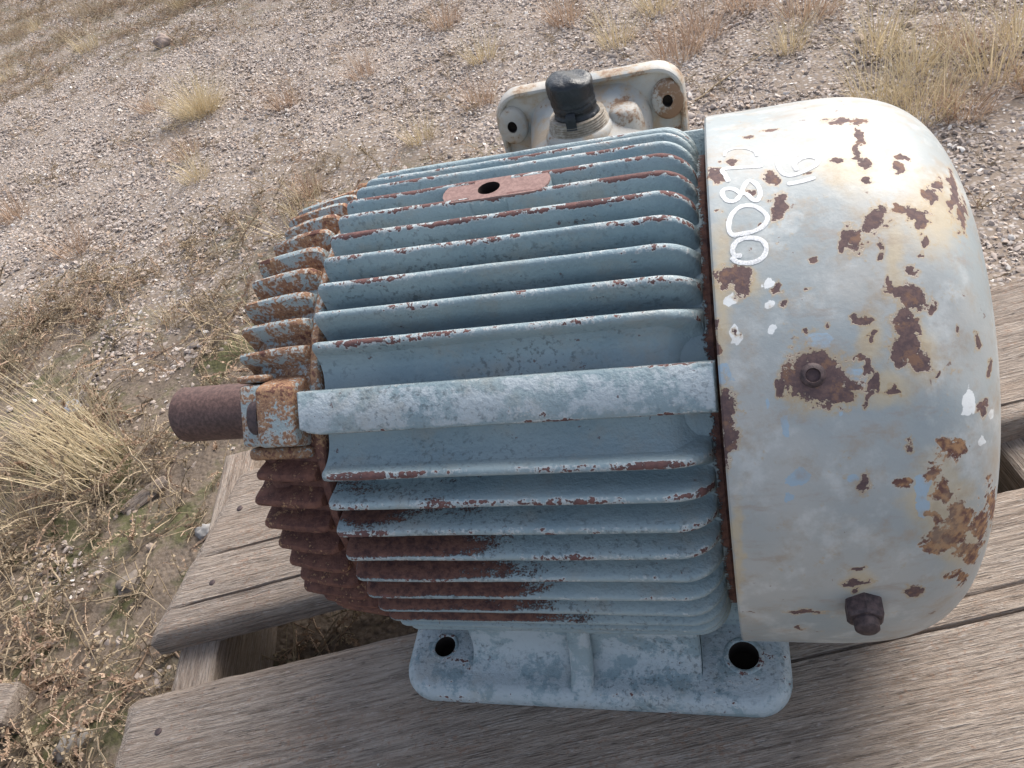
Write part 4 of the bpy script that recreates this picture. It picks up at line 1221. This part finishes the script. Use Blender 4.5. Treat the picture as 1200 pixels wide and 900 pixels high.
def tuft_mesh(name, seed, n, height, spread, lean_max, mat, lean_dir=None, lean_amt=0.0, seeds=False):
    rr = random.Random(seed); mb = MB()
    for i in range(n):
        q = spread * math.sqrt(rr.random()); a = rr.uniform(0, 6.283)
        bx, by = q * math.cos(a), q * math.sin(a)
        az = a + rr.gauss(0, .7); lean = lean_max * (q / spread) * rr.uniform(.3, 1.1) + abs(rr.gauss(0, .12))
        if lean_dir is not None and rr.random() < .75: az = lean_dir + rr.gauss(0, .5); lean = lean_amt * rr.uniform(.4, 1.3)
        L = height * rr.uniform(.35, 1.0)
        blade_rows(mb, (bx, by, -.005), az, lean, L, rr.uniform(.0012, .0024), rr.gauss(.35, .35), rr)
    return mb.mesh(name, mat, smooth=False)

def place_tuft(me, X, Y, label, group=None, rz=0.0, s=1.0, name='grass_tuft'):
    o = bpy.data.objects.new(name, me); COL.objects.link(o)
    x, y = X * R, Y * R
    o.location = (x, y, ground_z(x, y)); o.rotation_euler = (0, 0, rz); o.scale = (s, s, s)
    return tag(o, label, 'grass', group)

GT = 'dry grass tufts in the yard'
place_tuft(tuft_mesh('grass_tuft', 1, 620, .165, .055, 1.1, M['straw']), -6.94, 8.96, 'bushy pale dry grass tuft alone on the gravel track', GT)
place_tuft(tuft_mesh('grass_tuft', 2, 230, .25, .065, .8, M['straw'], math.radians(165), .45), -4.07, 1.25, 'largest dry grass clump with long leaning blades beside the shaft end', GT)
place_tuft(tuft_mesh('grass_tuft', 3, 150, .105, .022, .7, M['weed2']), -3.6, 5.59, 'short upright brownish grass tuft near the front of the motor fins', GT)
place_tuft(tuft_mesh('grass_tuft', 4, 260, .15, .06, .5, M['straw']), 3.27, 5.52, 'thin upright straw tuft behind the fan cover', GT)
small = [tuft_mesh('grass_tuft', 10 + k, 120, .11, .032, .7, M['straw' if k % 2 else 'weed2']) for k in range(5)]
SL = 'small sparse dry grass tuft rooted in the gravel'
rs = random.Random(5)
spots = [(0.91, 7.78, 1.3), (4.02, 5.99, 1.3), (-1.74, 7.47, .9), (0.06, 8.61, 1.1), (-5.19, 8.66, 1.0), (-4.04, 9.28, .9), (-2.39, 6.62, .8), (3.6, 5.3, 1.0), (2.9, 5.75, 1.1), (4.3, 5.6, 1.0),
         (1.2, 8.3, 1.2), (2.2, 7.4, .9), (-8.3, 9.6, .9), (-5.8, 6.6, .9), (-9.0, 6.4, 1.0), (-7.1, 5.2, 1.0), (3.4, 6.4, 1.1), (3.9, 6.6, 1.0), (0.6, 9.6, 1.2), (-3.0, 10.8, 1.1), (-6.4, 7.4, .8), (3.1, 6.9, 1.2), (2.5, 8.2, 1.3), (4.4, 6.5, 1.2), (-.8, 9.9, 1.2), (1.8, 9.0, 1.2), (-2.0, 9.0, .9)]
for i, (X, Y, s_) in enumerate(spots):
    where = 'in the gravel behind the fan cover' if X > 2.5 else ('in the gravel behind the conduit box' if X > -2.5 else 'on the gravel track beyond the shaft end')
    place_tuft(small[i % 5], X, Y, ('small pale straw grass tuft ' if (i % 5) % 2 else 'small reddish brown grass tuft ') + where, 'small grass tufts ' + where, rs.uniform(0, 6.28), s_ * 1.2)
far_ = [tuft_mesh('grass_tuft', 30 + k, 150, .17, .06, .6, M['straw' if k % 2 else 'weed']) for k in range(4)]
FL = 'tall pale grass clump in the grassy verge across the gravel track'
for i in range(30):
    X = rs.uniform(-24, -5.5); Y = 13.6 + .33 * (X + 14.17) + abs(rs.gauss(0, 2.6)) + .3
    place_tuft(far_[i % 4], X, Y, FL if i % 2 else FL.replace('pale', 'brownish'), 'grass clumps in the far verge', rs.uniform(0, 6.28), rs.uniform(.7, 1.2))
mid_ = [tuft_mesh('grass_tuft', 50 + k, 60, .12, .035, .95, M['weed' if k % 2 else 'straw']) for k in range(4)]
ML = 'wispy dry grass tuft in the weedy strip beside the pallet'
for i in range(34):
    X = rs.uniform(-9.5, -2.3); Y = rs.uniform(-1.3, 5.6)
    if weedy(X * R, Y * R) < .4 or under_pallet(X * R, Y * R, .25) or math.hypot(X + 4.07, Y - 1.25) < .6: continue
    place_tuft(mid_[i % 4], X, Y, (ML if i % 2 else ML.replace('dry', 'pale straw')) if Y > 2.0 else (ML if i % 2 else ML.replace('dry', 'pale straw')).replace('in the weedy strip beside the pallet', 'between the shaft end and the pallet boards'), 'wispy tufts in the weedy strip', rs.uniform(0, 6.28), rs.uniform(.6, 1.15))

def stalk(seed, mat):
    """dry seed stalk lying half over, thick with husks"""
    rr = random.Random(seed); mb = MB()
    az = 0.0; L = rr.uniform(.09, .15); ang = rr.uniform(.9, 1.35); p = Vector((0, 0, .002)); pts = []
    for k in range(10):
        pts.append(p.copy()); ang += rr.gauss(.02, .12); az += rr.gauss(0, .14)
        p = p + Vector((math.cos(az) * math.sin(ang), math.sin(az) * math.sin(ang), math.cos(ang))) * (L / 9); p.z = max(p.z, .002)
    w = .0009
    mb.grid([[tuple(q + Vector((0, -w, 0))), tuple(q + Vector((0, w, 0))), tuple(q + Vector((0, 0, 1.7 * w)))] for q in pts], closed_u=True, h=.5)
    for k in range(150):
        t_ = rr.random() ** .6 * 8.6; i = int(t_); q = pts[i].lerp(pts[i + 1], t_ - i)
        a = Vector((rr.gauss(.3, .8), rr.gauss(0, 1), rr.gauss(.1, .8))).normalized(); b_ = a.orthogonal().normalized(); ln = rr.uniform(.003, .007); ww = ln * rr.uniform(.2, .4)
        mb.add([q, q + a * ln * .5 + b_ * ww, q + a * ln, q + a * ln * .5 - b_ * ww + a.cross(b_) * ww * .5], [(0, 1, 2, 3)], h=.5)
    return bpy.data.objects.new('stalk', mb.mesh('stalk', mat, smooth=False))

def sprig(seed, mat):
    rr = random.Random(seed); mb = MB()
    for s_ in range(rr.randint(3, 6)):
        az = rr.uniform(0, 6.28); L = rr.uniform(.035, .09); p = Vector((rr.gauss(0, .006), rr.gauss(0, .006), 0)); ang = rr.uniform(.5, 1.35)
        d = Vector((math.cos(az), math.sin(az), 0)); pts = []
        for k in range(6):
            pts.append(p.copy()); ang += rr.gauss(.06, .18)
            p = p + (d * math.sin(ang) + Vector((rr.gauss(0, .1), rr.gauss(0, .1), math.cos(ang)))) * (L / 5)
            p.z = max(p.z, .001)
        side = Vector((-d.y, d.x, 0))
        w = rr.uniform(.0005, .0011)
        mb.grid([[tuple(q - side * w), tuple(q + side * w), tuple(q + Vector((0, 0, 1.6 * w)))] for q in pts], closed_u=True, h=.5)
        for k in range(rr.randint(8, 22)):
            q = pts[rr.randint(1, 5)].lerp(pts[rr.randint(1, 5)], rr.random()); a = Vector((rr.gauss(0, 1), rr.gauss(0, 1), rr.gauss(.2, .7))).normalized(); b = a.orthogonal()
            ln = rr.uniform(.002, .0065); ww = ln * rr.uniform(.18, .45)
            c = a.cross(b) * ww * .4
            mb.add([q, q + a * ln * .5 + b * ww, q + a * ln, q + a * ln * .5 - b * ww + c], [(0, 1, 2, 3)], h=.5)
    return bpy.data.objects.new('sprig', mb.mesh('sprig', mat, smooth=False))

def build_weeds():
    src = [sprig(200 + k, M['weed2' if k % 3 == 0 else 'weed']) for k in range(9)] + [stalk(300 + k, M['weed2' if k % 2 else 'weed']) for k in range(4)]
    pts, rots, sc, idx = [], [], [], []
    r2 = random.Random(11)
    for i in range(100000):
        x, y = r2.uniform(-5.2, 1.8), r2.uniform(-1.1, 5.3)
        w = weedy(x, y)
        cl = sstep(-.15, .35, fbm(x * 3.2, y * 3.2, 21, 3))
        if r2.random() > w * (.22 + 1.15 * cl) + .10 * (.2 + 1.6 * cl): continue
        if under_pallet(x, y, -.05) and r2.random() < .6: continue
        pts.append((x, y, ground_z(x, y) + .001)); rots.append((r2.gauss(0, .18), r2.gauss(0, .18), r2.uniform(0, 6.28)))
        sc.append(r2.uniform(.45, 1.05) * (.65 + .4 * w)); idx.append(r2.randrange(9) if r2.random() > .16 * w else 9 + r2.randrange(4))
    scatter('dry_weeds', pts, rots, sc, idx, src, 'mat of dry brown weed litter and broken stems', 'weeds')
build_weeds()

def stone(X, Y, size, flat, seed, label, col, rz=0.0, lift=.35):
    bm = bmesh.new(); bmesh.ops.create_icosphere(bm, subdivisions=4, radius=1.0)
    for v in bm.verts:
        d = v.co.copy(); n_ = mnoise.noise(d * 1.1 + Vector((seed, 0, 0))) * .35 + mnoise.noise(d * 2.7 + Vector((0, seed, 0))) * .14 + mnoise.noise(d * 8 + Vector((0, seed, 3))) * .03
        v.co = d * (1 + n_)
    vs = [(v.co.x * size, v.co.y * size * .75, v.co.z * size * flat) for v in bm.verts]; fs = [tuple(v.index for v in f.verts) for f in bm.faces]; bm.free()
    mb = MB(); mb.add(vs, fs)
    o = mb.build('stone', simple('field_stone_%d' % seed, col, .9, .2, .3, 40, .5), None, smooth=32)
    o.location = (X * R, Y * R, ground_z(X * R, Y * R) + size * flat * lift); o.rotation_euler = (0, 0, rz)
    tag(o, label, 'stone', 'loose stones on the ground')
stone(-10.15, 13.36, .032, .9, 3, 'angular pinkish stone standing alone at the edge of the gravel track', (.34, .27, .235), .8, .55)
stone(-3.05, 2.55, .014, .5, 4, 'small pale flat stone beside the shaft end', (.42, .40, .39), .2)
stone(-3.55, 2.10, .020, .35, 5, 'flat grey slate-like stone between the big grass clump and the shaft', (.20, .21, .22), 1.2)
stone(-5.0, 2.1, .022, .45, 6, 'bluish grey stone behind the largest grass clump', (.27, .28, .31), 2.1)
stone(-2.55, .55, .016, .6, 7, 'rounded grey stone against the corner of the far board', (.30, .29, .28), .4)
stone(-2.75, -1.02, .020, .55, 8, 'rough grey stone on the soil below the near board end', (.24, .22, .20), .9)
stone(-3.0, .1, .018, .5, 9, 'dull brown stone among weeds below the far board end', (.20, .17, .145), 1.4)

def bark():
    mb = MB(); rows = []
    for i in range(24):
        u = i / 23; row = []
        for j in range(9):
            v = j / 8 - .5
            w = .014 * (1 - .5 * abs(2 * u - 1) ** 3)
            z = .010 * math.cos(v * 2.6) + .0012 * fbm(u * 4, v * 30, 2, 3)
            row.append(((u - .5) * .075, v * 2 * w, z))
        rows.append(row)
    low = [[(x, y * .9, z - .006) for x, y, z in r_] for r_ in rows]
    mb.grid([a + list(reversed(b)) for a, b in zip(rows, low)], closed_u=True)
    mb.add(rows[0] + list(reversed(low[0])), [tuple(range(18))]); mb.add(rows[-1] + list(reversed(low[-1])), [tuple(range(18))])
    o = mb.build('wood_chip', M['wood_b'], None, smooth=50)
    x, y = -3.39 * R, .95 * R
    o.location = (x, y, ground_z(x, y) + .004); o.rotation_euler = (.1, -.15, .75)
    tag(o, 'curved brown chip of wood lying at the foot of the big grass clump', 'wood chip')
bark()

def offcut():
    mb = MB(); vs, fs = rbox(-.13, .0, -.024, .024, 0, .042, None, .003, 2)
    mb.add(vs, fs)
    o = mb.build('timber_offcut', M['wood_a'], None, smooth=35)
    x, y = -3.22 * R, -.84 * R
    o.location = (x, y, ground_z(x, y) - .006); o.rotation_euler = (0.05, 0.02, math.radians(8))
    tag(o, 'short sawn timber offcut lying on the soil away from the pallet', 'timber')
offcut()

def twig(pts, w, label):
    mb = MB(); rows = []
    P = [Vector((x * R, y * R, ground_z(x * R, y * R) + h)) for x, y, h in pts]
    cl = []
    for i in range(len(P) - 1):
        for k in range(5): cl.append(P[i].lerp(P[i + 1], k / 5) + Vector((random.gauss(0, .0012), random.gauss(0, .0012), random.gauss(0, .0006))))
    cl.append(P[-1])
    o_ = cl[0].copy()
    for i, p in enumerate(cl):
        tg = (cl[min(i + 1, len(cl) - 1)] - cl[max(i - 1, 0)]).normalized(); s_ = tg.cross(Vector((0, 0, 1))).normalized(); u_ = s_.cross(tg)
        ww = w * (1 - .6 * i / len(cl))
        rows.append([tuple(p - o_ + s_ * ww * math.cos(a) + u_ * ww * math.sin(a)) for a in (0, 1.05, 2.1, 3.14, 4.19, 5.24)])
    mb.grid(rows, closed_u=True, h=.5)
    o = mb.build('twig', M['weed'], None); o.location = o_
    tag(o, label, 'twig', 'twigs on the ground')
twig([(1.1, 6.4, .004), (1.6, 7.0, .008), (2.0, 7.3, .02)], .0022, 'thin bare twig lying on gravel behind the conduit box')
twig([(-2.6, -.35, .01), (-2.35, -.05, .02), (-2.25, .3, .03), (-2.2, .6, .035)], .0014, 'long thin stem leaning up along the end of the far board')
twig([(-3.9, .3, .006), (-3.3, -.15, .012), (-2.9, -.5, .006)], .0016, 'bent brown stem crossing the soil below the big grass clump')
twig([(-3.4, -.1, .01), (-2.8, .0, .012), (-2.3, -.2, .02)], .0012, 'straight pale straw stem lying beside the board ends')
